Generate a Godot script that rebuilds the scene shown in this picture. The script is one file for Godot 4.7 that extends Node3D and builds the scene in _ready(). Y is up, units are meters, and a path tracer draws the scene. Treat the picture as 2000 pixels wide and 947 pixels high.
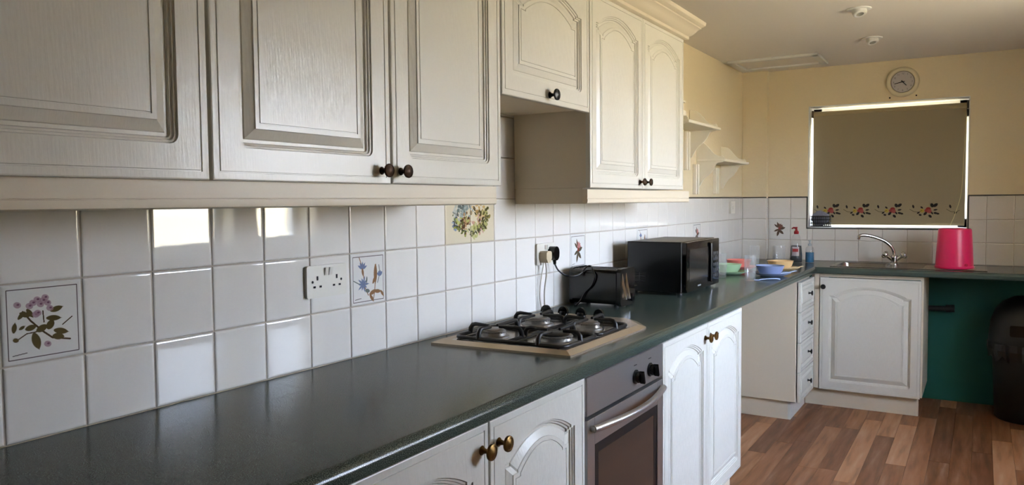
extends Node3D

var M := {}
var counts := {}
const TP := 0.152            # tile pitch
const WT := 0.91             # worktop height
const LZ := -5.005           # far wall
const CEIL := 2.28
const RW := 2.6              # right wall
const BZ := 3.2              # wall behind the camera

# ------------------------------------------------------------------ mesh helpers
func mb() -> SurfaceTool:
	var st := SurfaceTool.new()
	st.begin(Mesh.PRIMITIVE_TRIANGLES)
	return st

func t3(st: SurfaceTool, a: Vector3, b: Vector3, c: Vector3, na: Vector3, nb: Vector3, nc: Vector3, ua := Vector2.ZERO, ub := Vector2.ZERO, uc := Vector2.ZERO):
	var g := (b - a).cross(c - a)
	if g.length_squared() < 1e-18:
		return
	st.set_normal(na); st.set_uv(ua); st.add_vertex(a)
	if g.dot(na + nb + nc) > 0.0:
		st.set_normal(nc); st.set_uv(uc); st.add_vertex(c)
		st.set_normal(nb); st.set_uv(ub); st.add_vertex(b)
	else:
		st.set_normal(nb); st.set_uv(ub); st.add_vertex(b)
		st.set_normal(nc); st.set_uv(uc); st.add_vertex(c)

func q4(st: SurfaceTool, a: Vector3, b: Vector3, c: Vector3, d: Vector3, n: Vector3):
	t3(st, a, b, c, n, n, n); t3(st, a, c, d, n, n, n)

func q4uv(st, a: Vector3, b: Vector3, c: Vector3, d: Vector3, n: Vector3, u0: Vector2, u1: Vector2, u2: Vector2, u3: Vector2):
	t3(st, a, b, c, n, n, n, u0, u1, u2); t3(st, a, c, d, n, n, n, u0, u2, u3)

# chamfered box between two corners
func bx(st: SurfaceTool, lo: Vector3, hi: Vector3, b := 0.0):
	var l := Vector3(min(lo.x, hi.x), min(lo.y, hi.y), min(lo.z, hi.z))
	var h := Vector3(max(lo.x, hi.x), max(lo.y, hi.y), max(lo.z, hi.z))
	var c := (l + h) * 0.5
	var e := (h - l) * 0.5
	b = min(b, min(e.x, min(e.y, e.z)) * 0.9)
	var ax := [Vector3.RIGHT, Vector3.UP, Vector3.BACK]
	var ev := [e.x, e.y, e.z]
	for i in 3:
		var j := (i + 1) % 3
		var k := (i + 2) % 3
		for s in [-1.0, 1.0]:
			var n: Vector3 = ax[i] * s
			var o: Vector3 = c + n * ev[i]
			var u: Vector3 = ax[j] * (ev[j] - b)
			var v: Vector3 = ax[k] * (ev[k] - b)
			q4(st, o - u - v, o + u - v, o + u + v, o - u + v, n)
			if b > 0.0:
				for s2 in [-1.0, 1.0]:
					# edge between face i(s) and face j(s2)
					var n2: Vector3 = ax[j] * s2
					var a0: Vector3 = c + n * ev[i] + n2 * (ev[j] - b)
					var a1: Vector3 = c + n * (ev[i] - b) + n2 * ev[j]
					q4(st, a0 - v, a0 + v, a1 + v, a1 - v, (n + n2).normalized())
	if b > 0.0:
		for sx in [-1.0, 1.0]:
			for sy in [-1.0, 1.0]:
				for sz in [-1.0, 1.0]:
					var n := Vector3(sx, sy, sz).normalized()
					var p0 := c + Vector3(sx * e.x, sy * (e.y - b), sz * (e.z - b))
					var p1 := c + Vector3(sx * (e.x - b), sy * e.y, sz * (e.z - b))
					var p2 := c + Vector3(sx * (e.x - b), sy * (e.y - b), sz * e.z)
					t3(st, p0, p1, p2, n, n, n)

# normals at both ends of every segment of an outline, smoothed where it bends little
func seg_normals(p: PackedVector2Array, closed: bool, limit := 40.0) -> Array:
	var n := p.size()
	var m := n if closed else n - 1
	var sn := []
	for i in m:
		var d := p[(i + 1) % n] - p[i]
		sn.append(Vector2(d.y, -d.x).normalized())
	var out := []
	var cl := cos(deg_to_rad(limit))
	for i in m:
		var a: Vector2 = sn[i]
		var b: Vector2 = sn[i]
		var pi_ := (i - 1 + m) % m
		var ni := (i + 1) % m
		if (closed or i > 0) and sn[pi_].dot(sn[i]) > cl:
			a = (sn[pi_] + sn[i]).normalized()
		if (closed or i < m - 1) and sn[ni].dot(sn[i]) > cl:
			b = (sn[ni] + sn[i]).normalized()
		out.append([a, b])
	return out

# extrude a closed outline (anticlockwise in the A,B plane) from O along C
func ext(st: SurfaceTool, poly: PackedVector2Array, O: Vector3, A: Vector3, B: Vector3, C: Vector3, caps := true):
	if Geometry2D.is_polygon_clockwise(poly):
		poly.reverse()
	var ns := seg_normals(poly, true)
	var n := poly.size()
	for i in n:
		var p := poly[i]
		var q := poly[(i + 1) % n]
		var a := O + A * p.x + B * p.y
		var b := O + A * q.x + B * q.y
		var na: Vector3 = A * ns[i][0].x + B * ns[i][0].y
		var nb: Vector3 = A * ns[i][1].x + B * ns[i][1].y
		t3(st, a, b, b + C, na, nb, nb)
		t3(st, a, b + C, a + C, na, nb, na)
	if caps:
		var cn := C.normalized()
		var idx := Geometry2D.triangulate_polygon(poly)
		for i in range(0, idx.size(), 3):
			var a := O + A * poly[idx[i]].x + B * poly[idx[i]].y
			var b := O + A * poly[idx[i + 1]].x + B * poly[idx[i + 1]].y
			var c := O + A * poly[idx[i + 2]].x + B * poly[idx[i + 2]].y
			t3(st, a, b, c, -cn, -cn, -cn)
			t3(st, a + C, b + C, c + C, cn, cn, cn)

# turn a profile of (radius, height) points round an axis
func lathe(st: SurfaceTool, prof: Array, O: Vector3, axis := Vector3.UP, seg := 24, limit := 40.0):
	var p := PackedVector2Array(prof)
	var ns := seg_normals(p, false, limit)
	var ref := Vector3.RIGHT if abs(axis.dot(Vector3.RIGHT)) < 0.9 else Vector3.UP
	var X := axis.cross(ref).normalized()
	var Y := axis.cross(X).normalized()
	for k in seg:
		var d0 := X * cos(TAU * k / seg) + Y * sin(TAU * k / seg)
		var d1 := X * cos(TAU * (k + 1) / seg) + Y * sin(TAU * (k + 1) / seg)
		for i in p.size() - 1:
			var a := O + d0 * p[i].x + axis * p[i].y
			var b := O + d1 * p[i].x + axis * p[i].y
			var c := O + d1 * p[i + 1].x + axis * p[i + 1].y
			var d := O + d0 * p[i + 1].x + axis * p[i + 1].y
			var n0: Vector2 = ns[i][0]
			var n1: Vector2 = ns[i][1]
			var na := d0 * n0.x + axis * n0.y
			var nb := d1 * n0.x + axis * n0.y
			var nc := d1 * n1.x + axis * n1.y
			var nd := d0 * n1.x + axis * n1.y
			t3(st, a, b, c, na, nb, nc)
			t3(st, a, c, d, na, nc, nd)

func curve(pts: Array, step := 6) -> Array:
	var out := []
	for i in pts.size() - 1:
		var p0: Vector3 = pts[max(i - 1, 0)]
		var p1: Vector3 = pts[i]
		var p2: Vector3 = pts[i + 1]
		var p3: Vector3 = pts[min(i + 2, pts.size() - 1)]
		for k in step:
			out.append(p1.cubic_interpolate(p2, p0, p3, float(k) / step))
	out.append(pts[-1])
	return out

func tube(st: SurfaceTool, pts: Array, r, seg := 8):
	var n := pts.size()
	var X := Vector3.ZERO
	var rings := []
	var nrm := []
	for i in n:
		var t: Vector3 = (pts[min(i + 1, n - 1)] - pts[max(i - 1, 0)]).normalized()
		if i == 0:
			X = t.cross(Vector3.UP if abs(t.y) < 0.9 else Vector3.RIGHT).normalized()
		else:
			X = (X - t * X.dot(t)).normalized()
		var Y := t.cross(X)
		var rr: float = r[i] if r is Array else r
		var ring := []
		var rn := []
		for k in seg:
			var d := X * cos(TAU * k / seg) + Y * sin(TAU * k / seg)
			ring.append(pts[i] + d * rr); rn.append(d)
		rings.append(ring); nrm.append(rn)
	for i in n - 1:
		for k in seg:
			var l := (k + 1) % seg
			t3(st, rings[i][k], rings[i][l], rings[i + 1][l], nrm[i][k], nrm[i][l], nrm[i + 1][l])
			t3(st, rings[i][k], rings[i + 1][l], rings[i + 1][k], nrm[i][k], nrm[i + 1][l], nrm[i + 1][k])
	var t0: Vector3 = (pts[0] - pts[1]).normalized()
	var t1: Vector3 = (pts[n - 1] - pts[n - 2]).normalized()
	for k in seg:
		var l := (k + 1) % seg
		t3(st, pts[0], rings[0][k], rings[0][l], t0, t0, t0)
		t3(st, pts[n - 1], rings[n - 1][k], rings[n - 1][l], t1, t1, t1)

func rrect(x0: float, y0: float, x1: float, y1: float, r: float, n := 5) -> PackedVector2Array:
	var p := PackedVector2Array()
	for c in [[x1 - r, y0 + r, -90.0], [x1 - r, y1 - r, 0.0], [x0 + r, y1 - r, 90.0], [x0 + r, y0 + r, 180.0]]:
		for k in n + 1:
			var a := deg_to_rad(c[2] + 90.0 * k / n)
			p.append(Vector2(c[0] + r * cos(a), c[1] + r * sin(a)))
	return p

# ------------------------------------------------------------------ nodes
func named(o: Node, called: String, parent: Node):
	var key := str(parent.get_instance_id()) + called
	var k: int = counts.get(key, 0)
	counts[key] = k + 1
	o.name = called if k == 0 else "%s_%03d" % [called, k]
	parent.add_child(o, true)

func origin_of(o: Node) -> Vector3:
	var p := Vector3.ZERO
	while o != self and o is Node3D:
		p += o.position
		o = o.get_parent()
	return p

func thing(called: String, label: String, category: String, at := Vector3.ZERO, group := "") -> Node3D:
	var o := Node3D.new()
	named(o, called, self)
	o.position = at
	o.set_meta("label", label); o.set_meta("category", category)
	if group != "":
		o.set_meta("group", group)
	return o

# commits a mesh given in world coordinates as one part of parent
func part(called: String, st: SurfaceTool, m: Material, parent: Node, label := "") -> MeshInstance3D:
	var o := MeshInstance3D.new()
	o.mesh = st.commit()
	o.material_override = m
	o.cast_shadow = GeometryInstance3D.SHADOW_CASTING_SETTING_ON
	named(o, called, parent)
	o.position = -origin_of(parent)
	if label != "":
		o.set_meta("label", label)
	return o

func struct(called: String, st: SurfaceTool, m: Material, parent: Node = self) -> MeshInstance3D:
	var o := part(called, st, m, parent)
	if parent == self:
		o.set_meta("kind", "structure")
	return o

# ------------------------------------------------------------------ materials
func noise_tex(freq: float, seed_: int, size := 512, normal := false, strength := 4.0, ramp: Array = [], octaves := 4) -> NoiseTexture2D:
	var f := FastNoiseLite.new()
	f.seed = seed_; f.frequency = freq; f.fractal_octaves = octaves
	f.noise_type = FastNoiseLite.TYPE_SIMPLEX_SMOOTH
	var t := NoiseTexture2D.new()
	t.width = size; t.height = size; t.seamless = true; t.noise = f
	t.generate_mipmaps = true
	if normal:
		t.as_normal_map = true; t.bump_strength = strength
	if ramp.size() > 0:
		var g := Gradient.new()
		g.offsets = PackedFloat32Array(ramp.map(func(x): return x[0]))
		g.colors = PackedColorArray(ramp.map(func(x): return x[1]))
		t.color_ramp = g
	return t

func mat(c: Color, rough := 0.5, metal := 0.0, spec := 0.5) -> StandardMaterial3D:
	var m := StandardMaterial3D.new()
	m.albedo_color = c; m.roughness = rough; m.metallic = metal; m.metallic_specular = spec
	return m

func tri(m: StandardMaterial3D, scale: Vector3, world := false):
	m.uv1_triplanar = true; m.uv1_world_triplanar = world; m.uv1_scale = scale
	m.uv1_triplanar_sharpness = 8.0

func make_materials():
	# painted, wood-embossed door foil: fine vertical grain
	var grain := noise_tex(0.02, 3, 512, true, 6.0)
	var d := mat(Color(0.875, 0.865, 0.82), 0.27)
	d.normal_enabled = true; d.normal_texture = grain; d.normal_scale = 0.2
	tri(d, Vector3(16, 1.1, 16))
	M.door = d
	# cream foil shared by carcasses, end panels, pelmets and cornice
	M.pelmet = mat(Color(0.87, 0.825, 0.735), 0.42)
	M.carcass = M.pelmet
	# walls
	var w := mat(Color(0.905, 0.845, 0.705), 0.75)
	w.normal_enabled = true; w.normal_texture = noise_tex(0.03, 11, 512, true, 3.0); w.normal_scale = 0.25
	tri(w, Vector3(2.2, 2.2, 2.2), true)
	M.wall = w
	var ce := mat(Color(0.93, 0.91, 0.875), 0.85)
	M.ceiling = ce
	M.teal = mat(Color(0.07, 0.37, 0.33), 0.6)
	M.grout = mat(Color(0.74, 0.70, 0.64), 0.9)
	var tl := mat(Color(0.91, 0.897, 0.87), 0.03, 0.0, 0.55)
	tl.normal_enabled = true; tl.normal_texture = noise_tex(0.006, 21, 512, true, 5.0, [], 2); tl.normal_scale = 0.025
	tri(tl, Vector3(3.1, 3.1, 3.1), true)
	M.tile = tl
	M.trim_dark = mat(Color(0.20, 0.20, 0.17), 0.5)
	M.white = mat(Color(0.90, 0.90, 0.88), 0.35)
	M.shelf = mat(Color(0.95, 0.92, 0.83), 0.4)
	M.upvc = mat(Color(0.93, 0.94, 0.94), 0.3)
	# worktop: dark green laminate with fine speckle
	var wt := mat(Color(1, 1, 1), 0.27, 0.0, 0.42)
	wt.albedo_texture = noise_tex(0.11, 5, 1024, false, 1.0, [[0.0, Color(0.09, 0.12, 0.11)], [0.40, Color(0.155, 0.195, 0.18)], [0.53, Color(0.22, 0.265, 0.245)], [0.66, Color(0.36, 0.415, 0.38)], [1.0, Color(0.48, 0.53, 0.49)]], 5)
	wt.roughness = 0.19
	tri(wt, Vector3(3.3, 3.3, 3.3), true)
	M.worktop = wt
	# metals, plastics
	var steel := mat(Color(0.72, 0.71, 0.70), 0.33, 0.9)
	steel.normal_enabled = true; steel.normal_texture = noise_tex(0.03, 31, 256, true, 3.0); steel.normal_scale = 0.12
	tri(steel, Vector3(2, 40, 2))
	M.steel = steel
	M.hobsteel = mat(Color(0.84, 0.78, 0.70), 0.27, 0.8)
	M.hobwell = mat(Color(0.80, 0.78, 0.75), 0.22, 0.9)
	M.sinksteel = mat(Color(0.66, 0.64, 0.61), 0.25, 0.95)
	M.chrome = mat(Color(0.82, 0.82, 0.83), 0.08, 1.0)
	M.alu = mat(Color(0.66, 0.65, 0.63), 0.38, 0.8)
	M.iron = mat(Color(0.025, 0.027, 0.032), 0.42)
	M.black = mat(Color(0.012, 0.013, 0.016), 0.2)
	M.black_matt = mat(Color(0.05, 0.05, 0.055), 0.5)
	M.black_gloss = mat(Color(0.015, 0.016, 0.02), 0.07, 0.0, 0.6)
	M.brass = mat(Color(0.42, 0.31, 0.15), 0.33, 0.85)
	M.bronze = mat(Color(0.22, 0.155, 0.105), 0.36, 0.75)
	M.bronze_face = mat(Color(0.40, 0.25, 0.19), 0.42, 0.35)
	M.knob_black = mat(Color(0.05, 0.05, 0.05), 0.35, 0.3)
	M.oven_glass = mat(Color(0.25, 0.21, 0.185), 0.10, 0.0, 0.5)
	M.socket = mat(Color(0.87, 0.855, 0.81), 0.35)
	M.plug_cream = mat(Color(0.80, 0.74, 0.62), 0.45)
	M.dark_hole = mat(Color(0.03, 0.025, 0.02), 0.8)
	M.bin = mat(Color(0.035, 0.035, 0.037), 0.5)
	M.bracket = mat(Color(0.22, 0.19, 0.14), 0.5)
	M.bag = mat(Color(0.045, 0.045, 0.05), 0.32)
	var gl := StandardMaterial3D.new()
	gl.albedo_color = Color(0.96, 0.98, 0.97, 0.10); gl.transparency = BaseMaterial3D.TRANSPARENCY_ALPHA
	gl.roughness = 0.02; gl.metallic_specular = 0.6
	M.pane = gl
	var tg := StandardMaterial3D.new()
	tg.albedo_color = Color(0.93, 0.95, 0.94, 0.10); tg.roughness = 0.0
	tg.transparency = BaseMaterial3D.TRANSPARENCY_ALPHA
	M.glass = tg

# ------------------------------------------------------------------ doors
const NA := 22
func ring(hw: float, y0: float, ys: float, H: float, step: float, d: float, r: float) -> PackedVector2Array:
	var p := PackedVector2Array()
	var w := hw - d
	var b := y0 + d
	var a := hw * 0.88 - d
	var t := ys - d
	for k in 5:
		var g := deg_to_rad(180.0 + 90.0 * k / 4)
		p.append(Vector2(-w + r + r * cos(g), b + r + r * sin(g)))
	for k in 5:
		var g := deg_to_rad(270.0 + 90.0 * k / 4)
		p.append(Vector2(w - r + r * cos(g), b + r + r * sin(g)))
	p.append(Vector2(w, t)); p.append(Vector2(a, t))
	for k in NA + 1:
		var x := a * (1.0 - 2.0 * k / NA)
		p.append(Vector2(x, t + step + H * (1.0 - (x / a) * (x / a))))
	p.append(Vector2(-a, t)); p.append(Vector2(-w, t))
	return p

# a routed door: O = bottom centre of the front plane, U to the right, W outward
func door_mesh(O: Vector3, U: Vector3, W: Vector3, width: float, height: float, H: float, stile := 0.062, score := true, fine := 1.0) -> SurfaceTool:
	var st := mb()
	var hw := width * 0.5
	var rings := []   # [points, depth]
	var R := func(d, w): rings.append([ring(hw, 0.0, height, 0.0, 0.0, d, 0.0), w])
	R.call(0.0, -0.019); R.call(0.0, -0.003); R.call(0.001, -0.001); R.call(0.003, 0.0)
	if score:
		R.call(0.0150, 0.0); R.call(0.0156, -0.0022); R.call(0.0176, -0.0022); R.call(0.0182, 0.0)
	var shoulder := height - stile - H - (0.007 if H > 0.0 else 0.0)
	var P := func(d, w, r): rings.append([ring(hw - stile, stile, shoulder, H, 0.007 if H > 0.0 else 0.0, d * fine, r * fine), w])
	P.call(0.0, 0.0, 0.016); P.call(0.0012, -0.0038, 0.015); P.call(0.0050, -0.0042, 0.012)
	P.call(0.0062, -0.0078, 0.011); P.call(0.0100, -0.0084, 0.008); P.call(0.0118, -0.0130, 0.006); P.call(0.0180, -0.0130, 0.001)
	P.call(0.0195, -0.0105, 0.0)
	P.call(0.0380, -0.0030, 0.0); P.call(0.0390, -0.0008, 0.0)
	P.call(0.0480, -0.0008, 0.0); P.call(0.0485, -0.0030, 0.0); P.call(0.0505, -0.0030, 0.0); P.call(0.0510, -0.0008, 0.0)
	var n: int = rings[0][0].size()
	var at := func(v: Vector2, w: float) -> Vector3: return O + U * v.x + Vector3.UP * v.y + W * w
	for i in rings.size() - 1:
		for j in n:
			var k := (j + 1) % n
			var a: Vector3 = at.call(rings[i][0][j], rings[i][1])
			var b: Vector3 = at.call(rings[i][0][k], rings[i][1])
			var c: Vector3 = at.call(rings[i + 1][0][k], rings[i + 1][1])
			var d: Vector3 = at.call(rings[i + 1][0][j], rings[i + 1][1])
			var g := (c - a).cross(d - b)
			if g.length_squared() < 1e-18:
				continue
			g = g.normalized()
			t3(st, a, b, c, g, g, g); t3(st, a, c, d, g, g, g)
	var last: PackedVector2Array = rings[-1][0]
	var tr := Geometry2D.triangulate_polygon(last)
	for i in range(0, tr.size(), 3):
		t3(st, at.call(last[tr[i]], -0.0008), at.call(last[tr[i + 1]], -0.0008), at.call(last[tr[i + 2]], -0.0008), W, W, W)
	return st

func knob(parent: Node, at: Vector3, W: Vector3, m: Material, s := 1.0, face: Material = null):
	var st := mb()
	var p := [Vector2(0.0085, 0), Vector2(0.0095, 0.001), Vector2(0.0085, 0.003), Vector2(0.0055, 0.006), Vector2(0.0045, 0.012), Vector2(0.0055, 0.016), Vector2(0.012, 0.0185), Vector2(0.0155, 0.0205), Vector2(0.0162, 0.0235), Vector2(0.0155, 0.026), Vector2(0.0125, 0.0272), Vector2(0.0118, 0.0262), Vector2(0.0112, 0.0262), Vector2(0.008, 0.0282), Vector2(0, 0.029)]
	lathe(st, p.map(func(v): return v * s), at, W, 20, 50.0)
	var k := part("knob", st, m, parent)
	if face:
		var s2 := mb()
		lathe(s2, [Vector2(0.0108, 0.0262) * s, Vector2(0.0085, 0.0288) * s, Vector2(0, 0.0298) * s], at, W, 20)
		part("knob_face", s2, face, k) if k.get_parent().get_parent() == self else null

func door_x(cab: Node, x: float, z0: float, z1: float, y0: float, y1: float, H: float, stile := 0.062) -> MeshInstance3D:
	return part("door", door_mesh(Vector3(x, y0, (z0 + z1) * 0.5), Vector3(0, 0, -1), Vector3.RIGHT, abs(z1 - z0) - 0.004, y1 - y0, H, stile), M.door, cab)

# open-fronted carcass
func carcass(cab: Node, lo: Vector3, hi: Vector3, m: Material):
	var st := mb()
	bx(st, lo, hi, 0.001)
	part("carcass", st, m, cab)

# ------------------------------------------------------------------ tiles
var tile_cache := {}
func tile_mesh(w: float, h: float) -> ArrayMesh:
	var key := "%.4f_%.4f" % [w, h]
	if tile_cache.has(key):
		return tile_cache[key]
	var st := mb()
	var rs := [[0.0, 0.0, 0.0], [0.0, 0.0035, 75.0], [0.0009, 0.0050, 45.0], [0.0026, 0.0058, 16.0], [0.0060, 0.0060, 0.0]]
	var cs := [Vector2(-1, -1), Vector2(1, -1), Vector2(1, 1), Vector2(-1, 1)]
	var uv := func(p: Vector3): return Vector2(p.x / w + 0.5, 0.5 - p.y / h)
	for i in rs.size() - 1:
		for j in 4:
			var c0: Vector2 = cs[j]
			var c1: Vector2 = cs[(j + 1) % 4]
			var out := Vector3((c0.x + c1.x) * 0.5, (c0.y + c1.y) * 0.5, 0)
			var P := func(c: Vector2, r): return Vector3(c.x * (w * 0.5 - r[0]), c.y * (h * 0.5 - r[0]), r[1])
			var na := (out * sin(deg_to_rad(rs[i][2])) + Vector3.BACK * cos(deg_to_rad(rs[i][2]))) if i > 0 else out
			var nb := out * sin(deg_to_rad(rs[i + 1][2])) + Vector3.BACK * cos(deg_to_rad(rs[i + 1][2]))
			var a: Vector3 = P.call(c0, rs[i]); var b: Vector3 = P.call(c1, rs[i])
			var c: Vector3 = P.call(c1, rs[i + 1]); var d: Vector3 = P.call(c0, rs[i + 1])
			t3(st, a, b, c, na, na, nb, uv.call(a), uv.call(b), uv.call(c))
			t3(st, a, c, d, na, nb, nb, uv.call(a), uv.call(c), uv.call(d))
	var e := Vector2(w * 0.5 - 0.006, h * 0.5 - 0.006)
	var v := cs.map(func(c): return Vector3(c.x * e.x, c.y * e.y, 0.006))
	q4uv(st, v[0], v[1], v[2], v[3], Vector3.BACK, uv.call(v[0]), uv.call(v[1]), uv.call(v[2]), uv.call(v[3]))
	tile_cache[key] = st.commit()
	return tile_cache[key]

var trng := RandomNumberGenerator.new()
func tile(parent: Node, center: Vector3, w: float, h: float, facing_x: bool, m: Material = null):
	var o := MeshInstance3D.new()
	o.mesh = tile_mesh(w - 0.0026, h - 0.0026)
	o.material_override = m if m else M.tile
	named(o, "tile", parent)
	o.position = center
	var yaw := PI / 2 if facing_x else 0.0
	o.rotation = Vector3(trng.randf_range(-0.004, 0.004), yaw + trng.randf_range(-0.006, 0.006), 0)

# ------------------------------------------------------------------ drawn prints (flat pictures fired on tiles, cloth print)
var print_scale := 1.0
var print_centre := Vector2.ZERO
var print_shift := Vector2.ZERO
func ell(img: Image, cx: float, cy: float, rx: float, ry: float, ang: float, col: Color):
	cx = print_centre.x + (cx - print_centre.x) * print_scale + print_shift.x
	cy = print_centre.y + (cy - print_centre.y) * print_scale + print_shift.y
	rx *= print_scale; ry *= print_scale
	var R := int(max(rx, ry)) + 2
	var ca := cos(ang); var sa := sin(ang)
	for y in range(max(0, int(cy) - R), min(img.get_height(), int(cy) + R + 1)):
		for x in range(max(0, int(cx) - R), min(img.get_width(), int(cx) + R + 1)):
			var dx := x - cx; var dy := y - cy
			var u := (dx * ca + dy * sa) / rx
			var v := (-dx * sa + dy * ca) / ry
			var q := u * u + v * v
			if q < 1.0:
				var k: float = col.a * clamp((1.0 - q) * 4.0, 0.0, 1.0)
				img.set_pixel(x, y, img.get_pixel(x, y).lerp(Color(col.r, col.g, col.b), k))

func leaf(img: Image, x: float, y: float, l: float, w: float, ang: float, col: Color):
	# pointed leaf drawn as shrinking discs along its length
	for k in 12:
		var t := k / 11.0
		var r: float = max(1.0, w * sin(PI * min(0.15 + t * 0.85, 1.0)))
		ell(img, x + cos(ang) * l * t, y + sin(ang) * l * t, r, r, 0, col)

func stroke(img: Image, pts: Array, w: float, col: Color):
	for i in pts.size() - 1:
		var a: Vector2 = pts[i]; var b: Vector2 = pts[i + 1]
		var n := int(a.distance_to(b) / max(w * 0.5, 0.8)) + 1
		for k in n + 1:
			var p := a.lerp(b, float(k) / n)
			ell(img, p.x, p.y, w, w, 0, col)

func print_mat(img: Image) -> StandardMaterial3D:
	print_scale = 1.0; print_shift = Vector2.ZERO
	img.generate_mipmaps()
	var m := mat(Color(1, 1, 1), 0.05, 0.0, 0.55)
	m.albedo_texture = ImageTexture.create_from_image(img)
	return m

func tile_image(bg: Color, border := true) -> Image:
	var img := Image.create(256, 256, false, Image.FORMAT_RGB8)
	img.fill(bg)
	if border:
		var c := Color(0.35, 0.31, 0.30)
		var a := 17.0; var b := 239.0
		stroke(img, [Vector2(a, a), Vector2(b, a), Vector2(b, b), Vector2(a, b), Vector2(a, a)], 1.3, c)
		stroke(img, [Vector2(30, 226), Vector2(72, 222)], 1.6, Color(0.4, 0.38, 0.36))
	return img

func print_branch() -> StandardMaterial3D:
	var i := tile_image(Color(0.89, 0.885, 0.865))
	print_scale = 1.14; print_centre = Vector2(125, 130); print_shift = Vector2(0, 2)
	var g := Color(0.32, 0.275, 0.16, 0.92); var s := Color(0.27, 0.20, 0.12, 1.0); var pk := Color(0.62, 0.50, 0.55, 0.8)
	stroke(i, [Vector2(72, 92), Vector2(92, 120), Vector2(122, 152), Vector2(150, 176), Vector2(200, 187)], 2.6, s)
	stroke(i, [Vector2(54, 170), Vector2(80, 155), Vector2(122, 152)], 1.6, s)
	stroke(i, [Vector2(128, 128), Vector2(126, 96)], 1.8, s)
	stroke(i, [Vector2(180, 142), Vector2(208, 122)], 1.6, s)
	for l in [[60, 110, 26, 8, -0.8], [66, 96, 28, 10, 0.4], [46, 146, 26, 9, -1.4], [62, 140, 16, 6, -0.5], [84, 88, 28, 9, 1.0], [80, 142, 28, 11, -0.2], [110, 150, 30, 13, -0.4], [150, 98, 34, 11, -0.25], [138, 118, 40, 11, 0.1], [140, 146, 24, 14, -1.0], [158, 156, 40, 12, 0.25], [154, 172, 30, 13, 0.2], [100, 160, 46, 16, 1.3], [46, 168, 12, 8, 0.3]]:
		leaf(i, l[0], l[1], l[2], l[3] * 0.78, l[4], g)
	for f in [[100, 70], [112, 62], [134, 58], [120, 76], [140, 74], [106, 104], [112, 100], [146, 90], [90, 78], [128, 66], [58, 72], [136, 192]]:
		ell(i, f[0], f[1], 11, 9, 0.4, pk); ell(i, f[0] + 2, f[1] - 1, 4, 3, 0, Color(0.42, 0.28, 0.36, 0.9))
	return print_mat(i)

func print_cornflower() -> StandardMaterial3D:
	var i := tile_image(Color(0.89, 0.885, 0.87))
	print_scale = 1.16; print_centre = Vector2(122, 130); print_shift = Vector2(6, 0)
	var b := Color(0.47, 0.52, 0.64, 0.85); var br := Color(0.56, 0.43, 0.32, 0.85); var gr := Color(0.45, 0.48, 0.46, 0.85)
	stroke(i, [Vector2(66, 36), Vector2(84, 78), Vector2(92, 120), Vector2(96, 160), Vector2(120, 200)], 2.4, br)
	stroke(i, [Vector2(170, 70), Vector2(166, 130), Vector2(160, 190), Vector2(150, 224)], 2.4, br)
	stroke(i, [Vector2(190, 74), Vector2(196, 110), Vector2(180, 150)], 2.2, gr)
	stroke(i, [Vector2(30, 132), Vector2(60, 146), Vector2(90, 150)], 2.2, gr)
	for k in 10:
		var a := TAU * k / 10.0
		leaf(i, 88 + cos(a) * 4, 150 + sin(a) * 4, 34 if k % 2 == 0 else 24, 5, a, b)
	for k in 5:
		leaf(i, 84, 84, 32, 6, -2.6 + k * 0.55, b)
	leaf(i, 84, 84, 34, 7, 1.4, br)
	for k in 4:
		leaf(i, 196, 120, 22, 7, -2.6 + k * 0.6, b)
	leaf(i, 168, 74, 86, 12, 1.6, br); leaf(i, 150, 150, 40, 8, -1.0, br); leaf(i, 112, 120, 30, 5, 1.7, gr)
	for l in [[130, 196, 46, 10, -0.35], [160, 186, 44, 9, 0.1], [200, 188, 34, 7, 0.9], [130, 200, 40, 8, 0.9], [104, 178, 26, 9, 0.2]]:
		leaf(i, l[0], l[1], l[2], l[3], l[4], br if l[0] > 110 else gr)
	return print_mat(i)

func print_pink(col := Color(0.74, 0.50, 0.48, 0.9), leafc := Color(0.36, 0.32, 0.26, 0.95), border := true) -> StandardMaterial3D:
	var i := tile_image(Color(0.89, 0.885, 0.87), border)
	for k in 6:
		leaf(i, 130, 104, 52, 12, -2.7 + k * 0.5, col)
	leaf(i, 126, 138, 74, 17, 0.75, leafc); leaf(i, 124, 140, 82, 15, 1.85, leafc)
	leaf(i, 134, 128, 72, 15, -0.35, leafc); leaf(i, 122, 128, 66, 12, 2.7, leafc); leaf(i, 112, 104, 60, 11, -2.4, leafc); leaf(i, 120, 90, 60, 9, -1.9, leafc)
	ell(i, 130, 118, 16, 16, 0, Color(0.50, 0.20, 0.16, 0.9))
	return print_mat(i)

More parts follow.
